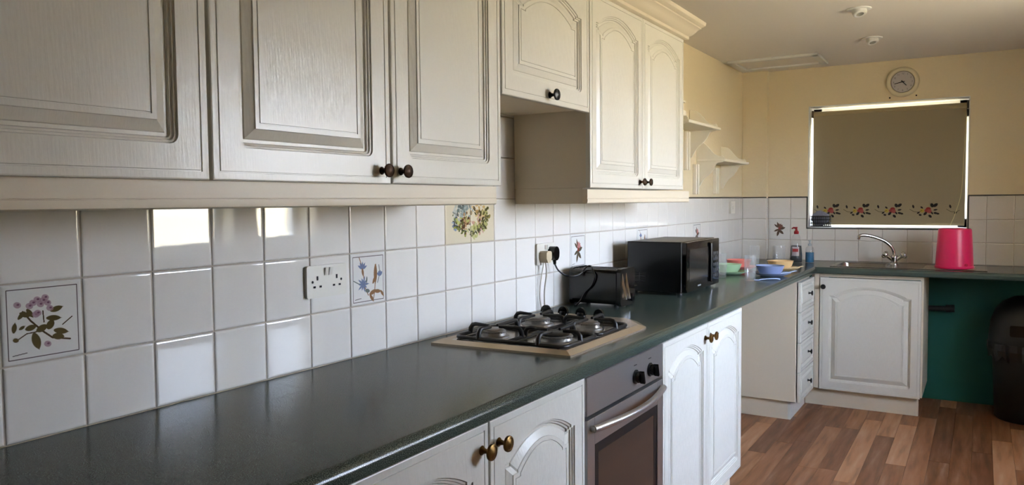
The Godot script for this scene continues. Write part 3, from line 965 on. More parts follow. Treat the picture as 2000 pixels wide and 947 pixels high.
func build_base_cabinets():
	var X := 0.600
	var Y0 := 0.125; var Y1 := 0.860
	var c := thing("base_cabinet", "cream base cabinet with brass knobs to one side of the oven", "cabinet", Vector3(0.3, 0, -0.55))
	carcass(c, Vector3(0.01, 0.12, -0.055), Vector3(X - 0.020, 0.868, -1.038), M.carcass)
	var d := door_x(c, X, -0.052, -0.553, Y0, Y1 + 0.004, 0.046)
	knob(d, Vector3(X, 0.808, -0.523), Vector3.RIGHT, M.brass, 1.15)
	d = door_x(c, X, -0.555, -1.040, Y0, Y1 + 0.004, 0.046)
	knob(d, Vector3(X, 0.808, -0.592), Vector3.RIGHT, M.brass, 1.15)
	var st := mb()
	bx(st, Vector3(0.535, 0, -0.055), Vector3(0.55, 0.12, -1.038))
	part("plinth", st, M.carcass, c)
	c = thing("base_cabinet", "bright white base cabinet with arched double doors between oven and gap", "cabinet", Vector3(0.3, 0, -2.15))
	carcass(c, Vector3(0.01, 0.12, -1.650), Vector3(X - 0.020, 0.868, -2.668), M.carcass)
	d = door_x(c, X, -1.648, -2.157, Y0, Y1, 0.044, 0.05)
	knob(d, Vector3(X, 0.806, -2.122), Vector3.RIGHT, M.brass, 1.1)
	d = door_x(c, X, -2.157, -2.670, Y0, Y1, 0.044, 0.05)
	knob(d, Vector3(X, 0.806, -2.192), Vector3.RIGHT, M.brass, 1.1)
	st = mb()
	bx(st, Vector3(0.535, 0, -1.65), Vector3(0.55, 0.12, -2.668))
	part("plinth", st, M.carcass, c)
	# drawer unit beyond the appliance gap
	c = thing("drawer_unit", "narrow cream unit of four drawers in the corner by the sink", "drawer unit", Vector3(0.3, 0, -4.2))
	st = mb()
	bx(st, Vector3(0.01, 0.115, -4.0), Vector3(X - 0.022, 0.868, -4.016), 0.001)
	part("side_panel", st, M.carcass, c, "plain beige side panel facing the appliance gap")
	carcass(c, Vector3(0.01, 0.12, -4.017), Vector3(X - 0.024, 0.866, -4.42), M.carcass)
	st = mb()
	bx(st, Vector3(0.01, 0.0, -4.018), Vector3(0.53, 0.115, -4.030), 0.001)
	part("end_plinth", st, M.carcass, c)
	st = mb()
	bx(st, Vector3(0.530, 0.0, -4.018), Vector3(0.546, 0.114, -4.46), 0.001)
	part("plinth", st, M.door, c)
	var ys := [0.112, 0.297, 0.480, 0.665, 0.850]
	for i in 4:
		var dr := part("drawer_front", door_mesh(Vector3(X + 0.005, ys[i] + 0.002, -4.218), Vector3(0, 0, -1), Vector3.RIGHT, 0.424, ys[i + 1] - ys[i] - 0.005, 0.0, 0.024, true, 0.62), M.door, c)
		knob(dr, Vector3(X + 0.005, (ys[i] + ys[i + 1]) * 0.5 + 0.004, -4.236), Vector3.RIGHT, M.knob_black, 0.95)
	# sink unit
	var Z := -4.440
	c = thing("sink_cabinet", "white arched-door cabinet with black knob below the sink", "cabinet", Vector3(0.93, 0, -4.7))
	st = mb()
	bx(st, Vector3(0.585, 0.12, LZ + 0.01), Vector3(0.603, 0.866, Z - 0.022))
	bx(st, Vector3(1.214, 0.12, LZ + 0.01), Vector3(1.232, 0.866, Z - 0.022), 0.001)
	bx(st, Vector3(0.603, 0.12, LZ + 0.01), Vector3(1.214, 0.138, Z - 0.022))
	bx(st, Vector3(0.603, 0.12, LZ + 0.01), Vector3(1.214, 0.70, LZ + 0.018))
	bx(st, Vector3(0.603, 0.846, Z - 0.04), Vector3(1.214, 0.866, Z - 0.022))
	part("carcass", st, M.carcass, c)
	d = part("door", door_mesh(Vector3(0.929, 0.115, Z), Vector3.RIGHT, Vector3.BACK, 0.584, 0.728, 0.052, 0.055), M.door, c)
	knob(d, Vector3(0.660, 0.785, Z), Vector3.BACK, M.knob_black, 1.0)
	st = mb()
	bx(st, Vector3(0.603, 0.12, Z - 0.022), Vector3(0.632, 0.866, Z - 0.004), 0.001)
	part("filler_strip", st, M.carcass, c)
	st = mb()
	bx(st, Vector3(0.546, 0, Z - 0.055), Vector3(1.212, 0.118, Z - 0.040), 0.001)
	part("plinth", st, M.carcass, c)

func build_oven():
	var z0 := -1.045; var z1 := -1.640; var X := 0.600
	var o := thing("oven", "stainless steel built-in oven with dark glass door under the hob", "oven", Vector3(0.3, 0.12, -1.34))
	var st := mb()
	bx(st, Vector3(0.03, 0.13, z0 - 0.004), Vector3(X - 0.022, 0.864, z1 + 0.004))
	part("housing", st, M.black_matt, o)
	st = mb()
	bx(st, Vector3(X - 0.02, 0.752, z0), Vector3(X + 0.002, 0.862, z1), 0.002)
	var f := part("control_panel", st, M.steel, o)
	var k := 0
	for z in [-1.397, -1.520]:
		st = mb()
		lathe(st, [Vector2(0.0225, 0), Vector2(0.0225, 0.004), Vector2(0.0195, 0.005), Vector2(0.0180, 0.016), Vector2(0.0165, 0.018), Vector2(0, 0.018)], Vector3(X + 0.002, 0.796, z), Vector3.RIGHT, 24)
		ext(st, rrect(-0.0055, -0.021, 0.0055, 0.021, 0.004), Vector3(X + 0.018, 0.796, z), Vector3(0, 0.3, -1).normalized(), Vector3(0, 1, 0.3).normalized(), Vector3(0.014, 0, 0))
		part("dial", st, M.black, f, "black control dial")
		st = mb()
		# small printed scale marks over each dial
		bx(st, Vector3(X + 0.002, 0.832, z - 0.012), Vector3(X + 0.0024, 0.8345, z + 0.012))
		part("scale_mark", st, M.black_matt, f)
		k += 1
	# door: steel frame round glass
	st = mb()
	var y0 := 0.250; var y1 := 0.742
	var ga := z0 - 0.048; var gb := z1 + 0.052; var gy0 := 0.32; var gy1 := 0.664
	bx(st, Vector3(X - 0.02, y0, z0), Vector3(X + 0.004, y1, ga), 0.001)
	bx(st, Vector3(X - 0.02, y0, gb), Vector3(X + 0.004, y1, z1), 0.001)
	bx(st, Vector3(X - 0.02, gy1, ga), Vector3(X + 0.004, y1, gb), 0.001)
	bx(st, Vector3(X - 0.02, y0, ga), Vector3(X + 0.004, gy0, gb), 0.001)
	var d := part("door", st, M.steel, o)
	st = mb()
	var w := 0.03
	for s in [[ga, gy0, ga - w, gy1], [gb + w, gy0, gb, gy1], [ga - w, gy1 - w, gb + w, gy1], [ga - w, gy0, gb + w, gy0 + w]]:
		bx(st, Vector3(X - 0.01, s[1], s[0]), Vector3(X + 0.001, s[3], s[2]))
	part("glass_border", st, M.iron, d, "black printed border of the oven glass")
	st = mb()
	bx(st, Vector3(X - 0.01, gy0 + w, ga - w), Vector3(X + 0.0005, gy1 - w, gb + w))
	part("glass", st, M.oven_glass, d, "dark brown oven door glass")
	st = mb()
	var pts := []
	for i in 15:
		var t := i / 14.0
		pts.append(Vector3(X + 0.014 + 0.034 * sin(PI * t), 0.716, lerp(z0 - 0.02, z1 + 0.02, t)))
	tube(st, pts, 0.0105, 14)
	for z in [z0 - 0.025, z1 + 0.025]:
		tube(st, [Vector3(X, 0.716, z), Vector3(X + 0.018, 0.716, z)], 0.009, 10)
	part("handle", st, M.steel, d, "bowed steel handle bar")
	st = mb()
	bx(st, Vector3(X - 0.02, 0.13, z0), Vector3(X, 0.244, z1), 0.002)
	part("lower_panel", st, M.steel, o)
	st = mb()
	bx(st, Vector3(0.535, 0, z0), Vector3(0.55, 0.128, z1))
	part("plinth", st, M.carcass, o)

func build_hob():
	var h := thing("gas_hob", "stainless four-burner gas hob with black pan supports set in worktop", "hob", Vector3(0.31, WT, -1.4))
	var poly := PackedVector2Array([Vector2(0.072, 1.04), Vector2(0.545, 1.06), Vector2(0.552, 1.60), Vector2(0.545, 1.635), Vector2(0.47, 1.735), Vector2(0.44, 1.752), Vector2(0.065, 1.765)])
	var inner := PackedVector2Array([Vector2(0.095, 1.066), Vector2(0.520, 1.084), Vector2(0.526, 1.592), Vector2(0.520, 1.62), Vector2(0.452, 1.708), Vector2(0.43, 1.726), Vector2(0.088, 1.740)])
	var well := PackedVector2Array([Vector2(0.112, 1.085), Vector2(0.500, 1.100), Vector2(0.505, 1.580), Vector2(0.500, 1.59), Vector2(0.45, 1.612), Vector2(0.43, 1.618), Vector2(0.108, 1.622)])
	var st := mb()
	var lv := [[poly, WT + 0.0], [poly, WT + 0.006], [inner, WT + 0.016], [well, WT + 0.011]]
	var n := poly.size()
	for i in lv.size() - 1:
		for j in n:
			var k := (j + 1) % n
			var A := func(l, q): return Vector3(l[0][q].x, l[1], -l[0][q].y)
			var a: Vector3 = A.call(lv[i], j); var b: Vector3 = A.call(lv[i], k)
			var c: Vector3 = A.call(lv[i + 1], k); var d: Vector3 = A.call(lv[i + 1], j)
			var g := (c - a).cross(d - b).normalized()
			if g.y < -0.01 or (i == 0 and g.dot(Vector3(a.x - 0.31, 0, a.z + 1.4)) < 0):
				g = -g
			q4(st, a, b, c, d, g)
	part("plate", st, M.hobsteel, h)
	st = mb()
	var idx := Geometry2D.triangulate_polygon(well)
	for i in range(0, idx.size(), 3):
		var v := []
		for q in 3:
			v.append(Vector3(well[idx[i + q]].x, WT + 0.011, -well[idx[i + q]].y))
		t3(st, v[0], v[1], v[2], Vector3.UP, Vector3.UP, Vector3.UP)
	part("well", st, M.hobwell, h)
	var Y := WT + 0.011
	var burners := [[0.205, -1.195, 0.036], [0.415, -1.215, 0.050], [0.205, -1.478, 0.042], [0.405, -1.478, 0.032]]
	for q in burners:
		var p := Vector3(q[0], Y, q[1])
		var r: float = q[2]
		st = mb()
		lathe(st, [Vector2(r * 1.35, 0), Vector2(r * 1.32, 0.004), Vector2(r * 1.05, 0.006), Vector2(r * 1.0, 0.016), Vector2(r * 1.06, 0.018), Vector2(r * 1.06, 0.021), Vector2(0, 0.021)], p, Vector3.UP, 28)
		for k in 24:
			var a := TAU * k / 24
			var dd := Vector3(cos(a), 0, sin(a))
			tube(st, [p + dd * r * 0.98 + Vector3(0, 0.0165, 0), p + dd * r * 1.09 + Vector3(0, 0.0165, 0)], 0.0022, 5)
		var b := part("burner", st, M.alu, h)
		st = mb()
		lathe(st, [Vector2(r * 0.86, 0.021), Vector2(r * 0.88, 0.025), Vector2(r * 0.80, 0.028), Vector2(0, 0.029)], p, Vector3.UP, 28)
		part("burner_cap", st, M.alu if r < 0.045 else M.black_matt, b)
	# pan supports: one rectangular frame for each half, fingers rising over the burners
	for half in [[-1.105, -1.340], [-1.345, -1.585]]:
		st = mb()
		var za: float = half[0]; var zb: float = half[1]
		var xa := 0.115; var xb := 0.500
		var y := Y + 0.007
		var rr := rrect(xa, zb, xb, za, 0.03, 4)
		var loop := []
		for v in rr:
			loop.append(Vector3(v.x, y, v.y))
		loop.append(loop[0])
		tube(st, loop, 0.0064, 8)
		for q in burners:
			if q[1] > za or q[1] < zb:
				continue
			var c := Vector3(q[0], 0, q[1])
			var reach: float = q[2] * 0.55
			var yt := Y + 0.036
			for dv in [Vector3(1, 0, 0), Vector3(-1, 0, 0), Vector3(0, 0, 1), Vector3(0, 0, -1)]:
				var e := c
				if dv.x > 0: e.x = xb if q[0] > 0.3 else 0.308
				elif dv.x < 0: e.x = xa if q[0] < 0.3 else 0.308
				elif dv.z > 0: e.z = za
				else: e.z = zb
				var tip: Vector3 = c + dv * reach
				var out: Vector3 = e
				var pts := [Vector3(out.x, y, out.z), Vector3(out.x, y + 0.016, out.z) - dv * 0.002, Vector3(out.x, yt - 0.003, out.z) - dv * 0.009, Vector3(out.x, yt, out.z) - dv * 0.020, Vector3(tip.x, yt - 0.002, tip.z)]
				tube(st, pts, [0.0080, 0.0080, 0.0074, 0.0064, 0.0046], 8)
		tube(st, [Vector3(0.308, y, za), Vector3(0.308, y, zb)], 0.0064, 8)
		for v in [Vector3(xa + 0.02, 0, za - 0.005), Vector3(xb - 0.02, 0, za - 0.005), Vector3(xa + 0.02, 0, zb + 0.005), Vector3(xb - 0.02, 0, zb + 0.005)]:
			tube(st, [Vector3(v.x, Y, v.z), Vector3(v.x, y, v.z)], 0.005, 6)
		part("pan_support", st, M.iron, h, "black enamelled pan support")
	for q in [[0.122, -1.690], [0.197, -1.688], [0.272, -1.684], [0.347, -1.678]]:
		st = mb()
		lathe(st, [Vector2(0.0195, 0), Vector2(0.0195, 0.004), Vector2(0.0165, 0.006), Vector2(0.0155, 0.018), Vector2(0.013, 0.0205), Vector2(0, 0.021)], Vector3(q[0], Y, q[1]), Vector3.UP, 22)
		var fin := PackedVector2Array()
		for k in 13:
			var a := PI * k / 12
			fin.append(Vector2(0.0205 * cos(a), 0.012 + 0.026 * sin(a)))
		ext(st, fin, Vector3(q[0], Y, q[1] + 0.006), Vector3.RIGHT, Vector3.UP, Vector3(0, 0, -0.012))
		part("control_knob", st, M.black, h, "black hob control knob")

func build_sink():
	var s := thing("sink", "stainless inset sink with a drainer in the far worktop", "sink", Vector3(1.1, WT, -4.7))
	var st := mb()
	var y := WT + 0.004
	var x0 := 0.685; var x1 := 1.56; var z0 := -4.505; var z1 := -4.905
	bx(st, Vector3(x0, WT, z1), Vector3(HOLE[0] + 0.01, y, z0), 0.0015)
	bx(st, Vector3(HOLE[1] - 0.01, WT, z1), Vector3(x1, y, z0), 0.0015)
	bx(st, Vector3(HOLE[0] + 0.01, WT, z1), Vector3(HOLE[1] - 0.01, y, HOLE[3] + 0.01), 0.0015)
	bx(st, Vector3(HOLE[0] + 0.01, WT, HOLE[2] - 0.01), Vector3(HOLE[1] - 0.01, y, z0), 0.0015)
	part("rim", st, M.sinksteel, s)
	for k in 6:
		var z := -4.56 - k * 0.045
		st = mb()
		tube(st, [Vector3(1.22, y, z), Vector3(1.50, y, z)], 0.003, 6)
		part("drainer_rib", st, M.sinksteel, s)
	# bowl: tapering walls with thickness
	st = mb()
	var t := rrect(HOLE[0] + 0.004, HOLE[3] + 0.004, HOLE[1] - 0.004, HOLE[2] - 0.004, 0.05, 6)
	var b := rrect(HOLE[0] + 0.022, HOLE[3] + 0.022, HOLE[1] - 0.022, HOLE[2] - 0.022, 0.05, 6)
	var n := t.size()
	for i in n:
		var j := (i + 1) % n
		var a0 := Vector3(t[i].x, WT + 0.002, t[i].y); var a1 := Vector3(t[j].x, WT + 0.002, t[j].y)
		var b0 := Vector3(b[i].x, WT - 0.16, b[i].y); var b1 := Vector3(b[j].x, WT - 0.16, b[j].y)
		var c := Vector3((HOLE[0] + HOLE[1]) * 0.5, WT - 0.08, (HOLE[2] + HOLE[3]) * 0.5)
		var g := (a1 - a0).cross(b0 - a0).normalized()
		if g.dot(c - a0) < 0: g = -g
		q4(st, a0, a1, b1, b0, g)
		t3(st, b0, b1, Vector3(c.x, WT - 0.163, c.z), Vector3.UP, Vector3.UP, Vector3.UP)
	part("bowl", st, M.sinksteel, s)
	# mixer tap
	var T := thing("mixer_tap", "chrome mixer tap with curved spout and two cross knobs", "tap", Vector3(1.037, y, -4.80))
	var o := Vector3(1.037, y, -4.80)
	st = mb()
	lathe(st, [Vector2(0.030, 0), Vector2(0.030, 0.004), Vector2(0.026, 0.010), Vector2(0.020, 0.016), Vector2(0.019, 0.036), Vector2(0.022, 0.046), Vector2(0.020, 0.058), Vector2(0.014, 0.064), Vector2(0, 0.065)], o, Vector3.UP, 24)
	part("body", st, M.chrome, T)
	st = mb()
	var D := Vector3(0, 0, 0.010)
	tube(st, curve([o + Vector3(0, 0.050, 0), o + Vector3(-0.004, 0.085, 0), o + Vector3(-0.022, 0.122, 0) + D, o + Vector3(-0.062, 0.156, 0) + D * 2, o + Vector3(-0.125, 0.183, 0) + D * 4, o + Vector3(-0.180, 0.193, 0) + D * 6, o + Vector3(-0.206, 0.186, 0) + D * 7, o + Vector3(-0.209, 0.165, 0) + D * 7]), 0.0105, 14)
	part("spout", st, M.chrome, T)
	for sx in [-1.0, 1.0]:
		var ax := Vector3(sx, 0.75, 0.12).normalized()
		st = mb()
		var b0 := o + Vector3(sx * 0.010, 0.030, 0)
		lathe(st, [Vector2(0.011, 0), Vector2(0.011, 0.040), Vector2(0.013, 0.042), Vector2(0.020, 0.046), Vector2(0.0225, 0.052), Vector2(0.0225, 0.062), Vector2(0.019, 0.070), Vector2(0.010, 0.073), Vector2(0, 0.074)], b0, ax, 18)
		for k in 8:
			var X := ax.cross(Vector3.BACK).normalized(); var Yv := ax.cross(X)
			var dd := X * cos(TAU * k / 8) + Yv * sin(TAU * k / 8)
			tube(st, [b0 + ax * 0.050 + dd * 0.022, b0 + ax * 0.066 + dd * 0.021], 0.004, 6)
		part("tap_head", st, M.chrome, T)

func build_shelves():
	var TH := 0.016
	# each shelf: board, two shaped end panels
	var defs := [
		["wall_shelf", "small cream wall shelf with scalloped ends, closer to the tall cabinet", -3.20, -3.74, 1.782, 0.165],
		["wall_shelf", "small cream wall shelf with scalloped ends, lower down toward the corner", -3.88, -4.40, 1.600, 0.165]]
	for q in defs:
		var z0: float = q[2]; var z1: float = q[3]; var y: float = q[4]; var D: float = q[5]
		var t := thing(q[0], q[1], "shelf", Vector3(0, y, (z0 + z1) * 0.5), "cream scalloped wall shelves")
		var st := mb()
		bx(st, Vector3(0.0, y - TH, z0 + 0.008), Vector3(D + 0.012, y, z1 - 0.045), 0.003)
		part("board", st, M.shelf, t)
		for z in [z0, z1]:
			st = mb()
			# outline in (x, y): swan-neck above the board, slanting bracket below
			var p := PackedVector2Array()
			p.append(Vector2(0.0, -0.175)); p.append(Vector2(0.012, -0.175))
			for k in 7:
				var u := k / 6.0
				p.append(Vector2(0.018 + 0.105 * u, -0.165 + 0.135 * u + 0.010 * sin(TAU * u)))
			p.append(Vector2(0.128, -TH - 0.008)); p.append(Vector2(D, -TH - 0.002)); p.append(Vector2(D + 0.004, 0.008)); p.append(Vector2(D - 0.004, 0.020)); p.append(Vector2(D - 0.018, 0.018))
			for k in 9:
				var u := k / 8.0
				p.append(Vector2(lerp(D - 0.030, 0.030, u), 0.020 + 0.085 * (u * u * (3 - 2 * u))))
			p.append(Vector2(0.0, 0.110))
			ext(st, p, Vector3(0.0, y, z + 0.006), Vector3.RIGHT, Vector3.UP, Vector3(0, 0, -0.012))
			part("end_panel", st, M.shelf, t)
	# a third, higher one starts behind the tall cabinet
	var t := thing("wall_shelf", "top white shelf end peeping out from behind the tall cabinet", "shelf", Vector3(0, 1.84, -2.95))
	var st := mb()
	bx(st, Vector3(0, 1.872, -2.70), Vector3(0.150, 1.884, -3.22), 0.002)
	part("board", st, M.shelf, t)
	st = mb()
	bx(st, Vector3(0, 1.800, -2.72), Vector3(0.158, 1.828, -3.20), 0.004)
	part("board", st, M.shelf, t)
	for z in [-2.76, -3.15]:
		st = mb()
		bx(st, Vector3(0.118, 1.828, z), Vector3(0.130, 1.872, z - 0.012), 0.001)
		part("spindle", st, M.shelf, t)
	# slotted wall uprights below the shelves
	var k := 0
	for q in [[-3.66, 1.530, 1.760], [-3.835, 1.385, 1.570], [-4.26, 1.390, 1.560]]:
		var u := thing("wall_upright", ["white slotted wall upright closest to the tall cabinet", "white slotted wall upright between the two others under the shelves", "white slotted wall upright nearest the far corner"][k], "upright", Vector3(0, q[1], q[0]), "slotted shelf uprights")
		st = mb()
		for s in [-0.030, 0.012]:
			bx(st, Vector3(-0.003, q[1], q[0] - s), Vector3(0.020, q[2], q[0] - s - 0.020), 0.002)
		bx(st, Vector3(-0.003, q[1], q[0] + 0.012), Vector3(0.003, q[2], q[0] - 0.014))
		part("channel", st, M.shelf, u)
		k += 1

func socket_plate(t: Node, y0: float, y1: float, z0: float, z1: float) -> MeshInstance3D:
	var st := mb()
	ext(st, rrect(-z0, y0, -z1, y1, 0.006, 3), Vector3(0.003, 0, 0), Vector3(0, 0, -1), Vector3.UP, Vector3(0.010, 0, 0))
	return part("plate", st, M.socket, t)

func socket_holes(pl: Node, zc: float, yc: float, X: float):
	for h in [[0.0, 0.012, 0.003, 0.0055], [-0.011, -0.011, 0.0042, 0.0026], [0.011, -0.011, 0.0042, 0.0026]]:
		var st := mb()
		bx(st, Vector3(X - 0.001, yc + h[1] - h[3], zc - h[0] - h[2]), Vector3(X + 0.0004, yc + h[1] + h[3], zc - h[0] + h[2]))
		part("pin_slot", st, M.dark_hole, pl)

func build_sockets():
	var t := thing("double_socket", "white double socket, nothing plugged in, beside the blue flower tile", "socket", Vector3(0, 1.097, -0.66))
	var p := socket_plate(t, 1.098, 1.184, -0.587, -0.735)
	var X := 0.013
	socket_holes(p, -0.625, 1.138, X); socket_holes(p, -0.697, 1.138, X)
	for z in [-0.6075, -0.7145]:
		var st := mb()
		lathe(st, [Vector2(0.0036, 0), Vector2(0.003, 0.0006), Vector2(0, 0.0008)], Vector3(X, 1.141, z), Vector3.RIGHT, 12)
		part("screw", st, M.dark_hole, p)
	for z in [-0.651, -0.667]:
		var st := mb()
		ext(st, PackedVector2Array([Vector2(X - 0.002, 1.156), Vector2(X + 0.0015, 1.156), Vector2(X + 0.0055, 1.177), Vector2(X - 0.002, 1.177)]), Vector3(0, 0, z), Vector3.RIGHT, Vector3.UP, Vector3(0, 0, -0.012))
		part("rocker_switch", st, M.socket, p)
	t = thing("double_socket", "white double socket with cream and black plugs behind the hob", "socket", Vector3(0, 1.095, -1.89))
	p = socket_plate(t, 1.095, 1.180, -1.818, -1.966)
	for z in [-1.882, -1.898]:
		var st := mb()
		bx(st, Vector3(X - 0.001, 1.155, z), Vector3(X + 0.004, 1.173, z - 0.011), 0.001)
		part("rocker_switch", st, M.socket, p)
	# plugs with flexes
	t = thing("cream_plug", "cream plug with a white flex dropping behind the hob", "plug", Vector3(X, 1.11, -1.855))
	var st := mb()
	ext(st, PackedVector2Array([Vector2(-0.022, 0.016), Vector2(-0.022, -0.006), Vector2(-0.010, -0.024), Vector2(0.010, -0.024), Vector2(0.022, -0.006), Vector2(0.022, 0.016), Vector2(0.014, 0.022), Vector2(-0.014, 0.022)]), Vector3(X + 0.001, 1.128, -1.856), Vector3(0, 0, -1), Vector3.UP, Vector3(0.034, 0, 0))
	part("plug_body", st, M.plug_cream, t)
	st = mb()
	tube(st, curve([Vector3(X + 0.018, 1.106, -1.856), Vector3(X + 0.020, 1.06, -1.860), Vector3(0.022, 0.99, -1.862), Vector3(0.030, 0.925, -1.850), Vector3(0.045, 0.9135, -1.835)]), 0.0033, 8)
	tube(st, curve([Vector3(X + 0.014, 1.106, -1.850), Vector3(X + 0.005, 1.04, -1.842), Vector3(0.014, 0.97, -1.838), Vector3(0.022, 0.9135, -1.838)]), 0.0025, 8)
	part("flex", st, mat(Color(0.80, 0.78, 0.72), 0.5), t)
	t = thing("black_plug", "black plug and flex leading from socket over the toaster", "plug", Vector3(X, 1.11, -1.93))
	st = mb()
	var pp := PackedVector2Array()
	for k in 16:
		var a := TAU * k / 16
		pp.append(Vector2(0.024 * cos(a), 0.026 * sin(a) + (-0.006 if sin(a) < 0 else 0.0)))
	ext(st, pp, Vector3(X + 0.001, 1.140, -1.928), Vector3(0, 0, -1), Vector3.UP, Vector3(0.030, 0, 0))
	tube(st, [Vector3(X + 0.018, 1.116, -1.930), Vector3(X + 0.018, 1.092, -1.933)], [0.009, 0.006], 10)
	part("plug_body", st, M.black, t)
	st = mb()
	tube(st, curve([Vector3(X + 0.018, 1.094, -1.933), Vector3(0.042, 1.066, -1.945), Vector3(0.062, 1.045, -1.97), Vector3(0.085, 1.040, -2.00), Vector3(0.100, 1.048, -2.03), Vector3(0.115, 1.074, -2.055), Vector3(0.130, 1.078, -2.066), Vector3(0.148, 1.066, -2.044), Vector3(0.162, 1.040, -2.037), Vector3(0.148, 1.000, -2.037), Vector3(0.118, 0.970, -2.037), Vector3(0.098, 0.935, -2.034), Vector3(0.080, 0.915, -2.025)]), 0.0037, 8)
	part("flex", st, M.black, t)
	t = thing("fused_switch", "small white wall switch on tiles under the lower shelf", "switch", Vector3(0, 1.25, -4.64))
	st = mb()
	ext(st, rrect(4.585, 1.252, 4.690, 1.338, 0.004, 3), Vector3(0.003, 0, 0), Vector3(0, 0, -1), Vector3.UP, Vector3(0.016, 0, 0))
	var pl := part("plate", st, M.socket, t)
	st = mb()
	bx(st, Vector3(0.018, 1.282, -4.625), Vector3(0.022, 1.306, -4.648), 0.001)
	part("rocker_switch", st, M.socket, pl)

func build_appliances():
	# toaster
	var t := thing("toaster", "black toaster with chrome end, flex draped over its top", "toaster", Vector3(0.15, WT, -2.13))
	var z0 := -2.048; var z1 := -2.212
	var st := mb()
	var prof := PackedVector2Array()
	for v in rrect(-z0, 0.922, -z1, 1.066, 0.022, 6):
		prof.append(v)
	ext(st, prof, Vector3(0.052, 0, 0), Vector3(0, 0, -1), Vector3.UP, Vector3(0.200, 0, 0))
	part("shell", st, M.black, t)
	st = mb()
	ext(st, rrect(-z0 + 0.004, 0.915, -z1 - 0.004, 1.070, 0.022, 6), Vector3(0.252, 0, 0), Vector3(0, 0, -1), Vector3.UP, Vector3(0.018, 0, 0))
	part("end_cap", st, M.black, t)
	st = mb()
	ext(st, rrect(-z0 + 0.004, 0.915, -z1 - 0.004, 1.070, 0.022, 6), Vector3(0.036, 0, 0), Vector3(0, 0, -1), Vector3.UP, Vector3(0.016, 0, 0))
	part("end_cap", st, M.black, t)
	for q in [[-2.066, -2.088], [-2.104, -2.126]]:
		st = mb()
		var hc := PackedVector2Array()
		for k in 13:
			hc.append(Vector2(0.268 + 0.022 * sin(PI * k / 12), lerp(q[0], q[1], 0.5) + 0.011 * cos(PI * k / 12)))
		ext(st, hc, Vector3(0, 0.945, 0), Vector3.RIGHT, Vector3.BACK, Vector3(-0.020, 0.107, 0))
		part("chrome_strip", st, M.chrome, t)
	for q in [[-2.082, -2.108], [-2.146, -2.172]]:
		st = mb()
		bx(st, Vector3(0.070, 1.0655, q[0]), Vector3(0.238, 1.0672, q[1]))
		part("bread_slot", st, M.dark_hole, t)
	st = mb()
	bx(st, Vector3(0.272, 0.985, -2.140), Vector3(0.296, 0.998, -2.176), 0.004)
	part("lever", st, M.black, t)
	st = mb()
	lathe(st, [Vector2(0.017, 0), Vector2(0.016, 0.012), Vector2(0, 0.014)], Vector3(0.270, 0.946, -2.158), Vector3.RIGHT, 18)
	part("browning_dial", st, M.black, t)
	for v in [Vector3(0.06, 0, -2.07), Vector3(0.245, 0, -2.07), Vector3(0.06, 0, -2.19), Vector3(0.245, 0, -2.19)]:
		st = mb()
		lathe(st, [Vector2(0.010, 0), Vector2(0.010, 0.010), Vector2(0, 0.010)], Vector3(v.x, WT + 0.0005, v.z), Vector3.UP, 10)
		part("foot", st, M.black_matt, t)
	# microwave
	var m := thing("microwave", "black microwave oven with glass door on the worktop", "microwave", Vector3(0.23, WT, -2.82))
	var a := Vector3(0.085, 0.922, -2.565); var b := Vector3(0.352, 1.157, -3.075)
	st = mb()
	bx(st, a, b, 0.003)
	part("body", st, mat(Color(0.012, 0.013, 0.017), 0.27), m)
	for r in 2:
		for k in 5:
			st = mb()
			bx(st, Vector3(0.118 + r * 0.032, 0.968 + k * 0.010, a.z), Vector3(0.144 + r * 0.032, 0.972 + k * 0.010, a.z + 0.0012))
			part("vent_slot", st, M.dark_hole, m)
	st = mb()
	bx(st, Vector3(0.353, 0.924, -2.567), Vector3(0.376, 1.155, -2.955), 0.003)
	var d := part("door", st, M.black_gloss, m)
	st = mb()
	bx(st, Vector3(0.374, 0.970, -2.605), Vector3(0.3772, 1.122, -2.890), 0.001)
	part("door_window", st, mat(Color(0.13, 0.125, 0.12), 0.10, 0.0, 0.7), d)
	st = mb()
	bx(st, Vector3(0.376, 0.945, -2.912), Vector3(0.388, 1.140, -2.932), 0.004)
	part("handle", st, M.black, d)
	st = mb()
	bx(st, Vector3(0.376, 0.940, -2.728), Vector3(0.3766, 0.947, -2.775))
	part("badge", st, mat(Color(0.55, 0.55, 0.55), 0.4), d)
	st = mb()
	bx(st, Vector3(0.353, 0.924, -2.958), Vector3(0.376, 1.155, -3.075), 0.003)
	var cp := part("control_panel", st, M.black_gloss, m)
	var cols := mat(Color(0.22, 0.22, 0.23), 0.4)
	st = mb()
	bx(st, Vector3(0.376, 1.115, -2.974), Vector3(0.3768, 1.140, -3.058))
	part("display", st, mat(Color(0.05, 0.07, 0.06), 0.15), cp)
	for r in 5:
		for c in 3:
			st = mb()
			bx(st, Vector3(0.376, 0.962 + r * 0.028, -2.975 - c * 0.028), Vector3(0.3775, 0.978 + r * 0.028, -2.995 - c * 0.028), 0.0006)
			part("button", st, cols, cp)
	for v in [Vector3(0.11, 0, -2.6), Vector3(0.33, 0, -2.6), Vector3(0.11, 0, -3.04), Vector3(0.33, 0, -3.04)]:
		st = mb()
		lathe(st, [Vector2(0.014, 0), Vector2(0.014, 0.012), Vector2(0, 0.012)], Vector3(v.x, WT + 0.0005, v.z), Vector3.UP, 12)
		part("foot", st, M.black_matt, m)

